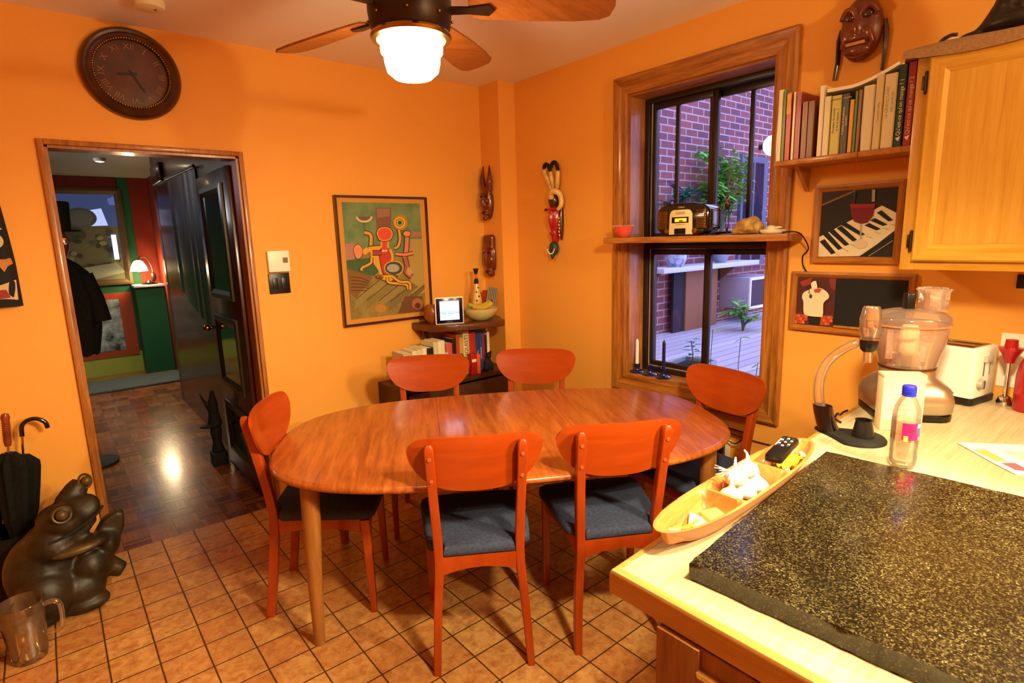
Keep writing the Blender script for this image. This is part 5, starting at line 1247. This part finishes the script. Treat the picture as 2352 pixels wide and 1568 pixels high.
b=B(); b.lathe([(.1085,.318),(.113,.314),(.114,.322),(.113,.335),(.108,.345),(.085,.358),(.05,.366),(.0005,.368)],T['clearp'],n=48); b.lathe([(.109,.312),(.1145,.312),(.1145,.318),(.109,.318)],T['rosy'],n=48); b.build('lid',T['clearp'],fpz,smooth=60)
b=B(); 
def ovl(k,z,rx_,ry_): return [V((.055+rx_*k*math.cos(t),-.01+ry_*k*math.sin(t),z)) for t in [2*PI*q/32 for q in range(32)]]
b.loft([ovl(1,.362,.042,.055),ovl(1,.425,.043,.056),ovl(1.06,.432,.046,.06),ovl(.96,.436,.046,.06)],T['clearp'],False); b.build('feed_tube',T['clearp'],fpz,smooth=50)
b=B(); b.loft([ovl(.7,.366,.042,.055),ovl(.72,.428,.042,.055),ovl(.2,.434,.042,.055)],T['clear']); b.box((.06,-.01,.40),(.03,.002,.05),T['white'],.0005); b.build('pusher',T['clear'],fpz,smooth=50)
b=B(); b.box((-.012,.0,.39),(.026,.04,.058),T['black'],.004); b.build('lid_latch',T['black'],fpz,smooth=40)
b=B(); b.lathe([(.04,.172),(.038,.20),(.03,.225),(.028,.29),(.022,.31),(.0005,.312)],solid('e2d4a4',.45),n=28); 
for s in (0,1): 
    R=rz(s*PI+.4); b.prism([(.03,-.004),(.07,-.014),(.092,.0),(.07,.012),(.03,.006)],.185+.03*s,.188+.03*s,T['chrome'],R.to_4x4())
b.build('blade_hub',None,fpz,smooth=40)
b=B(); b.box((-.085,-.07,.255),(.022,.012,.10),T['clearp'],.004); b.build('handle',T['clearp'],fpz,smooth=40)
b=B(); b.text('COOK PRO',.014,(-.03,-.0775,.152),(1,0,0),(0,0,1),solid('6a6258')); b.build('lettering',None,fpz,smooth=0)
# toaster
to=thing('toaster','white two-slot toaster on a black base against the wall behind the food processor','toaster',(2.586,.563,CZ+.0005),math.radians(-11))
b=B(); hx,hy=.084,.118
b.loft([rrect(0,0,z,hx*k,hy*k,.014,4) for z,k in ((.028,.99),(.032,1),(.195,1),(.205,.985),(.209,.95))],T['white']); b.build('body',T['white'],to,smooth=40)
b=B(); b.loft([rrect(0,0,z,hx*k,hy*k,.014,4) for z,k in ((0,.97),(.004,1.02),(.024,1.03),(.029,.98))],T['black']); b.build('base',T['black'],to,smooth=40)
b=B(); b.box((0,.0,.2085),(.14,.20,.003),solid('7a4a2c',.3,metal=.3),.001)
for s in (-1,1): b.box((s*.035,0,.2105),(.028,.175,.003),T['gblack'],.001)
b.build('slot_plate',None,to,smooth=30)
b=B(); b.box((.0,-hy-.004,.165),(.05,.014,.022),solid('a8a294',.4),.003); b.box((-.02,-hy-.002,.13),(.002,.002,.05),T['dgray']); b.box((.022,-hy-.002,.13),(.002,.002,.05),T['gray']); b.build('lever',None,to,smooth=40)
b=B(); b.lathe([(.0005,.016),(.016,.015),(.019,.004),(.02,0)],solid('9a9484',.4),c=(-.04,-hy,.078),n=24,mat=Matrix(((1,0,0),(0,0,-1),(0,1,0))).to_4x4()); b.box((-.04,-hy-.016,.078),(.004,.004,.03),T['dgray'],.001); b.build('browning_knob',None,to,smooth=40)
bd=thing('butter_dish','low white covered dish tucked between the food processor and the toaster','dish',(2.428,.60,CZ+.0005),math.radians(4))
b=B(); b.loft([rrect(0,0,z,.033*k,.065*k,.014,4) for z,k in ((0,.95),(.006,1),(.035,1),(.045,.9),(.05,.7))],T['white']); b.build('cover',T['white'],bd,smooth=50)
b=B(); b.ell((0,.02,.062),(.013,.018,.016),T['white']); b.build('knob',T['white'],bd)
# red things at the right edge
rk_=thing('red_corkscrew','upright tool with a flared red head on a shiny steel stem, beside the toaster','corkscrew',(2.59,.39,CZ+.0005))
b=B(); b.lathe([(.014,.155),(.022,.18),(.035,.205),(.036,.21),(.020,.212),(.018,.23),(.018,.238),(.0005,.24)],T['red'],n=28,cap=True); b.build('head',T['red'],rk_)
b=B(); b.cyl((-.006,0,.03),(-.006,0,.16),.006,None,T['chrome']); b.cyl((.008,0,.03),(.008,0,.16),.006,None,T['chrome']); b.lathe([(.0005,0),(.022,0),(.024,.012),(.018,.03),(.008,.036)],T['chrome'],n=24); b.build('stem',T['chrome'],rk_)
rc_=thing('red_canister','tall glossy red flask with a narrow neck at the right edge of the counter','flask',(2.565,.315,CZ+.0005))
b=B(); b.lathe([(.0005,0),(.048,0),(.05,.006),(.05,.12),(.044,.16),(.034,.185),(.033,.205)],T['red'],n=36); b.build('body',T['red'],rc_)
b=B(); b.lathe([(.033,.205),(.036,.207),(.036,.228),(.025,.238),(.0005,.24)],T['red'],n=36); b.build('cap',T['red'],rc_)
ws=thing('white_wall_sheet','white sheet fixed to the orange wall behind the red flask','paper',(2.698,.32,1.055))
b=B(); b.box((0,0,0),(.004,.235,.20),T['wpaper']); b.build('sheet',T['wpaper'],ws,smooth=0)
yb_=thing('spice_jar','small yellow and dark jar half hidden between the red tool and the red flask','jar',(2.65,.352,CZ+.0005))
b=B(); b.lathe([(.0005,0),(.02,0),(.022,.01),(.022,.085),(.017,.095)],solid('b8901c',.4),n=20); b.build('jar',None,yb_)
b=B(); b.lathe([(.017,.095),(.019,.096),(.019,.118),(.0005,.12)],T['blackm'],n=20); b.build('lid',T['blackm'],yb_)
fl=thing('folded_flyer','folded white flyer with coloured pictures lying on the counter at the right edge','paper',(1.97,.30,CZ+.0005))
b=B()
def flp(z,k,m): b.prism([(.058,.10),(.17,-.04),(.11,-.19),(-.06,-.19),(-.105,-.058),(-.05,.0)],z,z+.0012,m,Matrix.Translation((0,k,0)))
flp(.0,-.004,T['wpaper']); flp(.0022,.0,T['wpaper']); b.build('sheets',T['wpaper'],fl,smooth=0)
b=B()
b.prism([(.02,.052),(.045,.03),(-.02,-.03),(-.04,-.008)],.0036,.0039,solid('cfa85a',.6)); b.prism([(-.045,-.02),(-.02,-.045),(-.06,-.085),(-.078,-.055)],.0036,.0039,solid('8a5a6a',.6)); b.prism([(.06,.0),(.11,-.06),(.06,-.11),(.02,-.05)],.0036,.0039,solid('e4d6b0',.7)); b.prism([(-.055,-.075),(-.02,-.07),(-.03,-.13),(-.066,-.11)],.0036,.0039,solid('d8b43a',.6))
b.build('printed_pictures',None,fl,smooth=0)
b=B(); b.tube(smoothpts([(2.13,.737,CZ+.0045),(2.10,.739,CZ+.0045),(2.06,.735,CZ+.0045),(2.02,.728,CZ+.02),(1.985,.722,CZ+.012),(1.98,.70,CZ+.004)],6),.0035,T['black'],6); o=b.build('appliance_cord',T['black']); tag(o,'black appliance cord along the back edge of the counter left of the food processor','cord')
# ================================================================== frog, umbrellas, pitcher
fg=thing('frog_statue','large dark carved frog statue with a raised snout sitting left of the doorway','statue',(-.10,3.02,0))
def fp3(x,z,y=0): return (x+.10,y,z)
b=B()
b.ell(fp3(-.17,.19,.02),(.145,.14,.18)); b.ell(fp3(-.13,.31,.0),(.11,.12,.10))
b.ell(fp3(-.085,.405,0),(.095,.105,.07),rot=ry(.15)); b.tube([fp3(-.07,.42,0),fp3(-.01,.43,0),fp3(.035,.437,0),fp3(.052,.437,0)],[.085,.07,.05,.02],None,16,flat=.62)
b.tube([fp3(-.11,.345,-.02),fp3(-.04,.365,-.015),fp3(.02,.395,-.01)],[.085,.065,.035],None,14,flat=.55)
b.ell(fp3(-.082,.46,-.075),(.045,.036,.042)); b.tube([fp3(-.06,.45,.05),fp3(-.02,.505,.07),fp3(-.002,.53,.075)],[.055,.045,.034],None,12)
b.ell(fp3(-.07,.292,-.085),(.085,.05,.028),rot=ry(.05)); b.ell(fp3(.0,.295,-.06),(.06,.06,.026))
b.ell(fp3(-.18,.12,-.10),(.10,.08,.11)); b.ell(fp3(-.07,.10,-.06),(.10,.08,.085)); b.ell(fp3(-.02,.18,-.02),(.085,.10,.09)); b.ell(fp3(-.05,.035,-.09),(.085,.06,.036)); b.ell(fp3(-.21,.04,-.10),(.09,.07,.04))
b.tube([fp3(.0,.17,0),fp3(.06,.13,-.03),fp3(.095,.105,-.04)],[.06,.042,.033],None,12); b.ell(fp3(.055,.25,.0),(.05,.08,.07))
b.prism([(.11,.20),(.19,.23),(.225,.30),(.232,.37),(.205,.385),(.15,.36),(.11,.30)],-.03,.03,None,Matrix(((1,0,0,0),(0,0,-1,0),(0,1,0,0),(0,0,0,1))),.012)
b.ell(fp3(-.15,.03,.0),(.15,.14,.03))
for v in b.bm.verts: v.co.z=max(v.co.z,0)
blob('body',b,T['frog'],fg,.009,3,rest=True)
for p,ax in (((-.082,.462,-.108),V((.1,-1,.25))),((.016,.532,.055),V((.75,-.8,.3)))):
    q=ax.to_track_quat('Z','Y').to_matrix(); cc=V(fp3(*p))
    b=B(); b.ell(cc,(.022,.022,.022)); b.tube([cc+q@V((.031*math.cos(t),.031*math.sin(t),-.006)) for t in [2*PI*k/24 for k in range(25)]],.0055,T['frogl'],6,False); b.build('eye',T['frogl'],fg)
b=B(); b.tube(smoothpts([fp3(.058,.425,-.02),fp3(.03,.405,-.052),fp3(-.03,.378,-.078),fp3(-.09,.36,-.098),fp3(-.14,.352,-.105)],6),.006,T['blackm'],8); b.build('mouth_line',T['blackm'],fg)
b=B(); b.ell(fp3(-.06,.293,-.112),(.082,.026,.02),nu=20,nv=10,rot=ry(-.06)); b.build('worn_arm',T['frogl'],fg)
um=thing('umbrella_stand','dark umbrella stand mostly hidden behind the frog statue','umbrella stand',(-.27,3.298,0))
b=B(); b.lathe([(.0005,0),(.105,0),(.11,.01),(.112,.30),(.116,.31),(.108,.31),(.10,.02),(.0005,.02)],T['blackm'],n=28); b.build('bucket',T['blackm'],um)
G5='umbrellas in the stand behind the frog'
def umbrella(x,y,dx,dy,L,rot,handle,l,hm,spread):
    o=thing('umbrella',l,'umbrella',(x,y,.03),0,G5)
    d=V((dx,dy,1)).normalized(); xa=(V((1,0,0))-d*d.x).normalized(); q=Matrix((xa,d.cross(xa),d)).transposed()@rz(rot); M=q.to_4x4()
    b=B(); rings=[]; n=32
    for t,r in ((.02,.006),(.10,.014),(.36,.027),(.47,.043),(.62,.062*spread),(.74,.066*spread),(.78,.05),(.82,.022)):
        rings.append([M@V((r*(1+(.22*t)*math.cos(8*a))*math.cos(a),r*(1+(.22*t)*math.cos(8*a))*math.sin(a),t*L)) for a in [2*PI*k/n for k in range(n)]])
    b.loft(rings,T['umb'])
    b.build('canopy',T['umb'],o,smooth=40)
    b=B(); b.cyl(M@V((0,0,0)),M@V((0,0,.98*L)),.0055,None,T['chrome'],8); b.build('shaft',T['chrome'],o)
    b=B()
    if handle=='hook': b.tube(smoothpts([M@V(p) for p in ((0,0,.94*L),(0,0,1.0*L),(.018,0,1.035*L),(.05,0,1.045*L),(.082,0,1.02*L),(.092,0,.98*L))],6),[.0095]*31,hm,10)
    elif handle=='wood':
        b.lathe([(.011,.86*L),(.014,.88*L),(.014,1.0*L),(.017,1.02*L),(.012,1.04*L),(.0005,1.045*L)],hm,n=16,mat=M,cap=True)
        for k in range(9): b.lathe([(.0135,(.885+.0125*k)*L),(.0165,(.89+.0125*k)*L),(.0135,(.895+.0125*k)*L)],hm,n=16,mat=M)
    else: b.lathe([(.012,.9*L),(.015,.92*L),(.013,.99*L),(.0005,1.0*L)],hm,n=14,mat=M,cap=True)
    b.build('handle',hm,o,smooth=50)
umbrella(-.275,3.238,.07,.0,.80,-.3,'wood','dark umbrella with a ribbed reddish wood handle, leaning left behind the frog',T['maskw2'],.8)
umbrella(-.25,3.342,.10,.0,.74,-.1,'hook','black umbrella with a curved black hook handle, behind the frog',T['gblack'],.8)
umbrella(-.33,3.325,-.03,.0,.78,0,'stick','black umbrella with a plain brown handle at the left picture edge',T['maskw2'],.8)
pi_=thing('water_pitcher','clear glass pitcher half full of water on the tile floor in front of the frog','pitcher',(-.245,2.715,.0005),math.radians(-12))
b=B(); pr=[(.0005,.0),(.054,.0),(.056,.006),(.058,.02),(.066,.14),(.074,.235),(.073,.236),(.063,.14),(.054,.022),(.0005,.018)]
n=40; rings=[]
for r,z in pr: rings.append([V((r*math.cos(a)*(1+.14*max(0,z-.15)/.09*max(0,-math.cos(a-.5))**6),r*math.sin(a),z)) for a in [2*PI*k/n for k in range(n)]])
b.loft(rings,T['pglass'],False); b.build('jug',T['pglass'],pi_,smooth=60)
b=B(); b.lathe([(.0005,.0185),(.0535,.0225),(.0625,.14),(.0655,.175),(.0005,.175)],T['waterm'],n=40); b.build('water',T['waterm'],pi_,smooth=50)
b=B(); b.tube(smoothpts([(.066,0,.205),(.095,0,.21),(.115,0,.195),(.118,0,.15),(.112,0,.10),(.10,0,.085),(.061,0,.08)],6),[.009]*37,T['pglass'],10,flat=.8); b.build('handle',T['pglass'],pi_)
b=B(); b.lathe([(.02,0),(.05,0),(.052,.04),(.05,.09),(.02,.09)],T['gblack'],n=24,cap=True,mat=rx(PI/2).to_4x4(),c=(0,.045,.052)); 
o=b.build('dark_roller',T['gblack'],None,(-.385,2.80,0)); tag(o,'dark round object on the floor at the left picture edge beside the pitcher','wheel')
# ================================================================== hall
hf=thing('hall_figurine','tall thin dark carved figure on a block, on the parquet by the hall door','figurine',(.795,4.36,0))
b=B(); b.box((0,0,.05),(.10,.10,.10),T['blackm'],.008); b.build('block',T['blackm'],hf,smooth=30)
b=B(); b.tube([(0,0,.10),(0,0,.17),(0,0,.25),(0,0,.30)],[.045,.03,.04,.03],None,12); b.ell((-.03,0,.295),(.075,.05,.012)); b.tube([(.0,0,.30),(.0,0,.38),(.0,0,.46),(.005,0,.55)],[.05,.035,.03,.012],None,12); b.ell((.0,0,.44),(.035,.03,.05)); b.tube([(-.02,0,.40),(-.06,0,.50),(-.075,0,.545)],[.016,.01,.005],None,8); blob('body',b,T['blackm'],hf,.007,3)
mn=thing('coat_mannequin','black coat and top hat on a stand at the left of the hall','mannequin',(.085,5.0,0))
b=B(); b.lathe([(.0005,0),(.16,0),(.16,.02),(.02,.03),(.018,.9)],T['blackm'],n=24); b.build('stand',T['blackm'],mn)
b=B(); b.ell((0,0,1.60),(.075,.085,.115),solid('6a3a24',.5)); b.cyl((0,0,1.42),(0,0,1.55),.04,None,solid('6a3a24',.5)); b.ell((.03,-.085,1.60),(.016,.02,.025),solid('6a3a24',.5)); b.build('head',None,mn)
b=B(); b.lathe([(.0005,1.875),(.105,1.88),(.11,1.875),(.10,1.70),(.101,1.695),(.15,1.69),(.155,1.685),(.15,1.68),(.0005,1.68)],T['blackm'],n=36); b.build('top_hat',T['blackm'],mn)
b=B()
for s in (-1,1): b.lathe([(.022,-.003),(.026,0),(.022,.003),(.0005,.001)],T['chrome'],c=(.02+s*.03,-.088,1.615),n=18,mat=rx(PI/2).to_4x4())
b.build('glasses',T['chrome'],mn)
b=B(); rings=[]; n=48
for z,r in ((1.50,.05),(1.46,.10),(1.40,.15),(1.2,.185),(1.0,.17),(.86,.14)):
    rings.append([V((r*1.0*(1+.09*math.sin(9*a+z*3))*math.cos(a),r*.75*math.sin(a)*(1+.06*math.sin(7*a)),z-(.05*abs(math.sin(4.5*a)) if z<.9 else 0))) for a in [2*PI*k/n for k in range(n)]])
b.loft(rings,T['umb']); b.build('coat',T['umb'],mn,smooth=60)
b=B(); b.tube([(.12,-.02,1.38),(.17,-.03,1.2),(.185,-.04,1.05)],[.06,.055,.06],T['umb'],14); b.build('sleeve',T['umb'],mn)
wh=thing('reflection_panel','glossy grey and brown striped panel standing in for a window reflection on the hall wall','painted reflection',(.928,5.1,0))  # added panel: its stripes and outline imitate the door's window reflection
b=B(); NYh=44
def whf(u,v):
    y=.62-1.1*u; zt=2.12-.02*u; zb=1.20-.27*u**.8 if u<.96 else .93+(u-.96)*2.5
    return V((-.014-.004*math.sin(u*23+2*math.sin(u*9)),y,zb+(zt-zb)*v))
b.grid(whf,NYh*2,20,T['reflstripe']); b.build('panel',T['reflstripe'],wh,smooth=60)  # added surface that carries the painted window reflection
b=B(); b.cyl((-.02,.66,2.135),(-.02,-.52,2.11),.012,None,T['maskb'],10); b.build('added_rail',T['maskb'],wh)  # rod made up to carry the reflection panel
FYW=8.589
fa=thing('large_framed_print','large gold framed picture with a bluish top at the far end of the hall','picture',(.42,FYW,1.70))
M=wallM(0,0,0,'b')
b=B(); frame2(b,M,.86,1.16,.07,.04,solid('5a4420',.5),solid('5a4420',.5),[(0,0),(0,.035),(.03,.04),(.07,.02),(.07,0)]); b.build('frame',None,fa,smooth=30)
b=B(); F=Flat(b,(-.36,-.012,.51),(1,0,0),(0,0,-1),.72,1.02,None,.001)
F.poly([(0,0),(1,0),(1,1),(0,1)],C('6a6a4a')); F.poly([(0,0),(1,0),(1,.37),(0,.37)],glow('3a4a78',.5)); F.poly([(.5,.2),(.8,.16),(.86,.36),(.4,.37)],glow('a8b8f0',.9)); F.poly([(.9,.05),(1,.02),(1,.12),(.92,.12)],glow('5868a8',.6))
F.oval(.5,.27,.22,.115,C('5a6660'),30); F.oval(.5,.27,.17,.09,C('69756c'),30); F.oval(.36,.46,.18,.09,C('4a4c38'),30)
random.seed(3)
for k in range(26):
    x,y=random.uniform(.25,.95),random.uniform(.48,.9); F.oval(x,y,random.uniform(.02,.06),random.uniform(.012,.04),C(random.choice(['3c3c28','55563c','8a8a66','4a3a24'])),10)
F.poly([(.3,.86),(.9,.8),(1,.92),(.5,1),(.3,1)],C('8a927c'))
b.build('print',None,fa,smooth=0,fix=False)
sl=thing('window_slit','narrow upright pane glowing pale blue on the far hall wall','window pane',(.715,FYW-.05,1.58))
b=B(); b.box((0,0,0),(.05,.012,.30),glow('b8c8ff',1.5),.002); b.build('pane',None,sl,smooth=0)
bw=thing('black_white_print','black and white print in a wide red-orange mount low on the far hall wall','picture',(.50,FYW,.62))
b=B(); b.box((0,-.012,0),(.62,.02,.80),solid('9a3a1c',.6)); b.build('mount',None,bw,smooth=0)
b=B(); b.box((-.04,-.0235,.0),(.42,.003,.64),T['bwprint']); b.build('print',T['bwprint'],bw,smooth=0)
le=thing('hall_ledge','green painted half wall with a white ledge at the end of the hall','ledge',(.99,8.35,0))
b=B(); b.box((0,.1,.54),(.31,.27,1.08),T['hgreen'],.003); b.build('base',T['hgreen'],le,smooth=0)
b=B(); b.box((-.005,.09,1.095),(.33,.31,.03),T['white'],.004); b.build('top',T['white'],le,smooth=30)
hl=thing('hall_lamp','small lit table lamp on the ledge at the end of the hall','lamp',(1.0,8.38,1.1105))
b=B(); b.lathe([(.0005,0),(.09,0),(.09,.014),(.03,.03),(.014,.05)],T['gblack'],n=24); b.build('base',T['gblack'],hl)
b=B(); b.tube(smoothpts([(.03,0,.03),(.05,0,.12),(.04,0,.24),(.0,0,.33),(-.06,0,.34),(-.09,0,.30)],6),.008,T['bronze'],8); b.ell((.05,-.02,.09),(.03,.03,.06),T['bronze']); b.build('stem',T['bronze'],hl)
b=B(); b.lathe([(.02,.30),(.05,.285),(.085,.22),(.095,.17),(.09,.168),(.075,.22),(.04,.275)],T['hshade'],n=28,c=(-.09,0,0)); b.build('shade',T['hshade'],hl)
b=B(); b.ell((-.09,0,.20),(.03,.03,.04),glow('fff0d0',40)); b.build('bulb',None,hl)
mt=thing('door_mat','long grey mat at the far end of the hall floor','mat',(.62,7.83,.0005))
b=B(); b.box((0,0,.012),(1.04,.66,.024),T['matm'],.006); b.build('mat',T['matm'],mt,smooth=30)
ho=thing('hall_downlight','small bright ceiling spotlight in the hall','light',(.56,6.9,2.42))
b=B(); b.lathe([(.05,0),(.055,-.01),(.045,-.03),(.035,-.03)],T['white'],n=20); b.build('ring',T['white'],ho)
b=B(); b.ell((0,0,-.022),(.034,.034,.014),glow('ffe2b0',25)); b.build('bulb',None,ho)
sd=thing('smoke_detector','round cream smoke detector on the kitchen ceiling above the clock','smoke detector',(.51,3.06,2.61))
b=B(); b.lathe([(.062,0),(.064,-.012),(.058,-.03),(.04,-.036),(.0005,-.037)],T['cream'],n=32); b.build('body',T['cream'],sd)
b=B(); b.ell((.02,-.02,-.037),(.006,.006,.004),solid('7a2a1c')); b.build('indicator',None,sd)
# ================================================================== outside
ac=thing('air_conditioner','grey box air conditioner with a white rimmed grille sticking out of the brick wall outside','air conditioner',(6.45,3.42,.66))
b=B(); b.box((0,0,.19),(.62,.36,.36),solid('9a9aa4',.5),.006); b.build('casing',None,ac,smooth=30)
b=B(); frame2(b,wallM(0,-.181,.19,'b'),.62,.36,.03,.02,T['white'],T['white'],[(0,0),(0,.02),(.03,.018),(.03,0)]); b.build('grille_rim',T['white'],ac,smooth=30)
b=B()
for k in range(20): b.box((0,-.184,.035+.0162*k),(.55,.006,.006),solid('4a4450',.5))
b.box((0,-.1815,.19),(.55,.003,.30),solid('38343e',.6)); b.build('grille',None,ac,smooth=0)
ow=thing('outside_window','dark tall window with a grey blue frame in the brick wall above the air conditioner','window',(6.78,3.60,1.78))
b=B(); frame2(b,wallM(0,0,0,'b'),.62,1.3,.07,.04,solid('5a6078',.6),solid('5a6078',.6),[(0,0),(0,.04),(.07,.03),(.07,0)]); b.build('frame',None,ow,smooth=30)
b=B(); b.box((0,-.012,0),(.5,.02,1.18),solid('1c2030',.2)); b.box((0,-.026,.0),(.03,.012,1.18),solid('5a6078',.6)); b.build('pane',None,ow,smooth=0)
ss=thing('stone_wall_shelf','long white stone shelf on the brick wall outside, carrying two pots','shelf',(5.55,3.45,1.19))
b=B(); b.box((0,0,0),(1.85,.30,.05),solid('c8ccd8',.6),.006); b.build('slab',None,ss,smooth=30)
b=B()
for x in (-.86,.55): b.prism([(0,0),(.22,0),(0,-.18)],-.02,.02,T['dgray'],Matrix(((0,0,1,x),(-1,0,0,.15),(0,1,0,-.025),(0,0,0,1))))
b.build('bracket',T['dgray'],ss,smooth=0)
for i,(x,c,l) in enumerate(((4.95,'b0b8cc','blue and white patterned pot on the outside stone shelf, left one'),(5.8,'7a8a98','small grey pot on the outside stone shelf, right one'))):
    o=thing('garden_pot',l,'pot',(x,3.40,1.2155),0,'pots on the outside stone shelf')
    k=1 if i==0 else .75
    b=B(); b.lathe([(.0005,0),(.07*k,0),(.105*k,.06*k),(.115*k,.12*k),(.095*k,.19*k),(.10*k,.21*k),(.08*k,.21*k),(.07*k,.18*k)],T['potpat'] if i==0 else solid(c,.5),n=28); b.build('pot',None,o); b=B(); b.lathe([(.078*k,.168*k),(.0005,.17*k)],solid('2a2420',.9),n=24); b.build('soil',None,o)
wp=thing('wood_panel','tall brown wooden board leaning on the brick wall outside under the stone shelf','board',(5.54,3.50,.5005))
b=B(); b.box((.05,0,.33),(.62,.03,.66),solid('966040',.7),.003); b.build('board',None,wp,smooth=30)
b=B(); b.box((-.36,.02,.33),(.19,.03,.66),solid('2c2630',.8),.003); b.build('dark_side',None,wp,smooth=30)
gl=thing('globe_lamp','round white lit lamp on the brick wall outside, half hidden by the window casing','lamp',(6.93,3.60,2.55))
b=B(); b.cyl((0,0,0),(0,-.1,0),.03,None,T['black']); b.build('arm',T['black'],gl)
b=B(); b.ell((0,-.16,.0),(.11,.11,.12),glow('f4f0ff',3)); b.build('globe',None,gl)
def leaf(b,p,d,L,W,m,up=V((0,0,1))):
    d=V(d).normalized(); s=d.cross(up); s=s.normalized() if s.length>1e-4 else V((1,0,0)); n=s.cross(d)
    p=V(p); pts=[p,p+d*L*.35+s*W/2-n*.0,p+d*L*.7+s*W*.38-n*L*.05,p+d*L-n*L*.12,p+d*L*.7-s*W*.38-n*L*.05,p+d*L*.35-s*W/2]
    b.faces(pts,[(0,1,2,3,4,5)],m)
def plant(name,label,loc,h,n,L,W,m,spread,trunk=True,seed=1,crown=.5,g=None,ys=.8,ymax=9):
    random.seed(seed); o=thing(name,label,'plant',loc,0,g)
    b=B(); tips=[]
    for k in range(7):
        a=2*PI*k/7+random.random(); e=V((math.cos(a)*spread*random.uniform(.4,1),math.sin(a)*spread*ys*random.uniform(.4,1),h*random.uniform(crown,1)))
        P=smoothpts([(0,0,0),(e.x*.15,e.y*.15,e.z*.5),(e.x*.6,e.y*.6,e.z*.85),tuple(e)],4); b.tube(P,[.012*(1-.8*i/len(P)) for i in range(len(P))],T['stem'],6); tips.append(P)
    b.build('stem',T['stem'],o)
    b=B()
    for k in range(n):
        P=random.choice(tips); q=V(P[random.randint(len(P)//2,len(P)-1)])+V((random.uniform(-1,1)*spread*.25,random.uniform(-1,1)*spread*.25*ys,random.uniform(-.3,.6)*L))
        a=random.uniform(0,2*PI); leaf(b,q,(math.cos(a),math.sin(a),random.uniform(-.5,.5)),L*random.uniform(.6,1.1),W*random.uniform(.7,1.1),m)
    for v in b.bm.verts: v.co.y=min(v.co.y,ymax)
    b.build('foliage',m,o,smooth=0,fix=False); return o
plant('garden_shrub','bright green feathery plant growing from the right pot on the outside stone shelf',(5.8,3.40,1.357),1.0,640,.17,.055,T['leaf'],.72,seed=4,crown=.5,ys=.15,ymax=.18)
plant('garden_shrub','blue-green broad leaved plant growing from the left pot on the outside stone shelf',(4.95,3.40,1.387),.62,130,.15,.06,T['leafd'],.34,seed=9,crown=.45,ys=.25,ymax=.18)
plant('garden_shrub','green plant low against the brick wall outside, right of the window mullion',(5.70,3.05,.5005),.30,60,.16,.05,T['leaf'],.22,seed=12)
pb=thing('planter_box','shallow grey planter tray with a seedling on the deck just outside the lower window','planter',(3.72,2.40,.5005),.1)
b=B(); b.box((0,0,.006),(.34,.26,.012),solid('6a7478',.6)); 
for x in (-.165,.165): b.box((x,0,.04),(.012,.26,.08),solid('8a969a',.6),.002)
for y in (-.125,.125): b.box((0,y,.04),(.34,.012,.08),solid('8a969a',.6),.002)
b.build('tray',None,pb,smooth=30)
b=B(); b.box((0,0,.03),(.31,.23,.04),solid('2a2420',.9)); b.build('soil',None,pb,smooth=0)
random.seed(5); b=B(); b.tube([(.03,0,.05),(.035,.0,.14),(.02,.01,.24)],.004,T['stem'],6)
for k in range(14): a=k*2.4; leaf(b,(.03,0,.09+.012*k),(math.cos(a),math.sin(a),.1),.09,.03,T['leafd'])
b.build('seedling',T['leafd'],pb,smooth=0,fix=False)
vn=[(1.40,1.0),(1.66,.92),(1.45,.80),(1.9,.96)]
for i,(x,y,z,l) in enumerate(((3.4,2.03,.91,'single bright green leaf hanging outside the left lower pane'),(3.4,1.83,.88,'yellow-green leaf outside the right lower pane'),(3.4,1.71,.73,'bright green leaf low outside the right lower pane'))):
    o=thing('vine_leaf',l,'leaf',(x,y,.5005),0,'vine leaves outside the lower window')
    b=B(); leaf(b,(0,0,z-.5),(-.2,-1,.15),.07,.06,T['leaf']); leaf(b,(0,0,z-.51),(-.3,.6,-.4),.05,.045,T['leaf']); b.build('leaf',T['leaf'],o,smooth=0,fix=False)
    b=B(); b.tube([(0.01,.0,.0),(.0,.01,(z-.5)*.5),(0,0,z-.5)],.0025,T['stem'],5); b.build('stem',T['stem'],o)
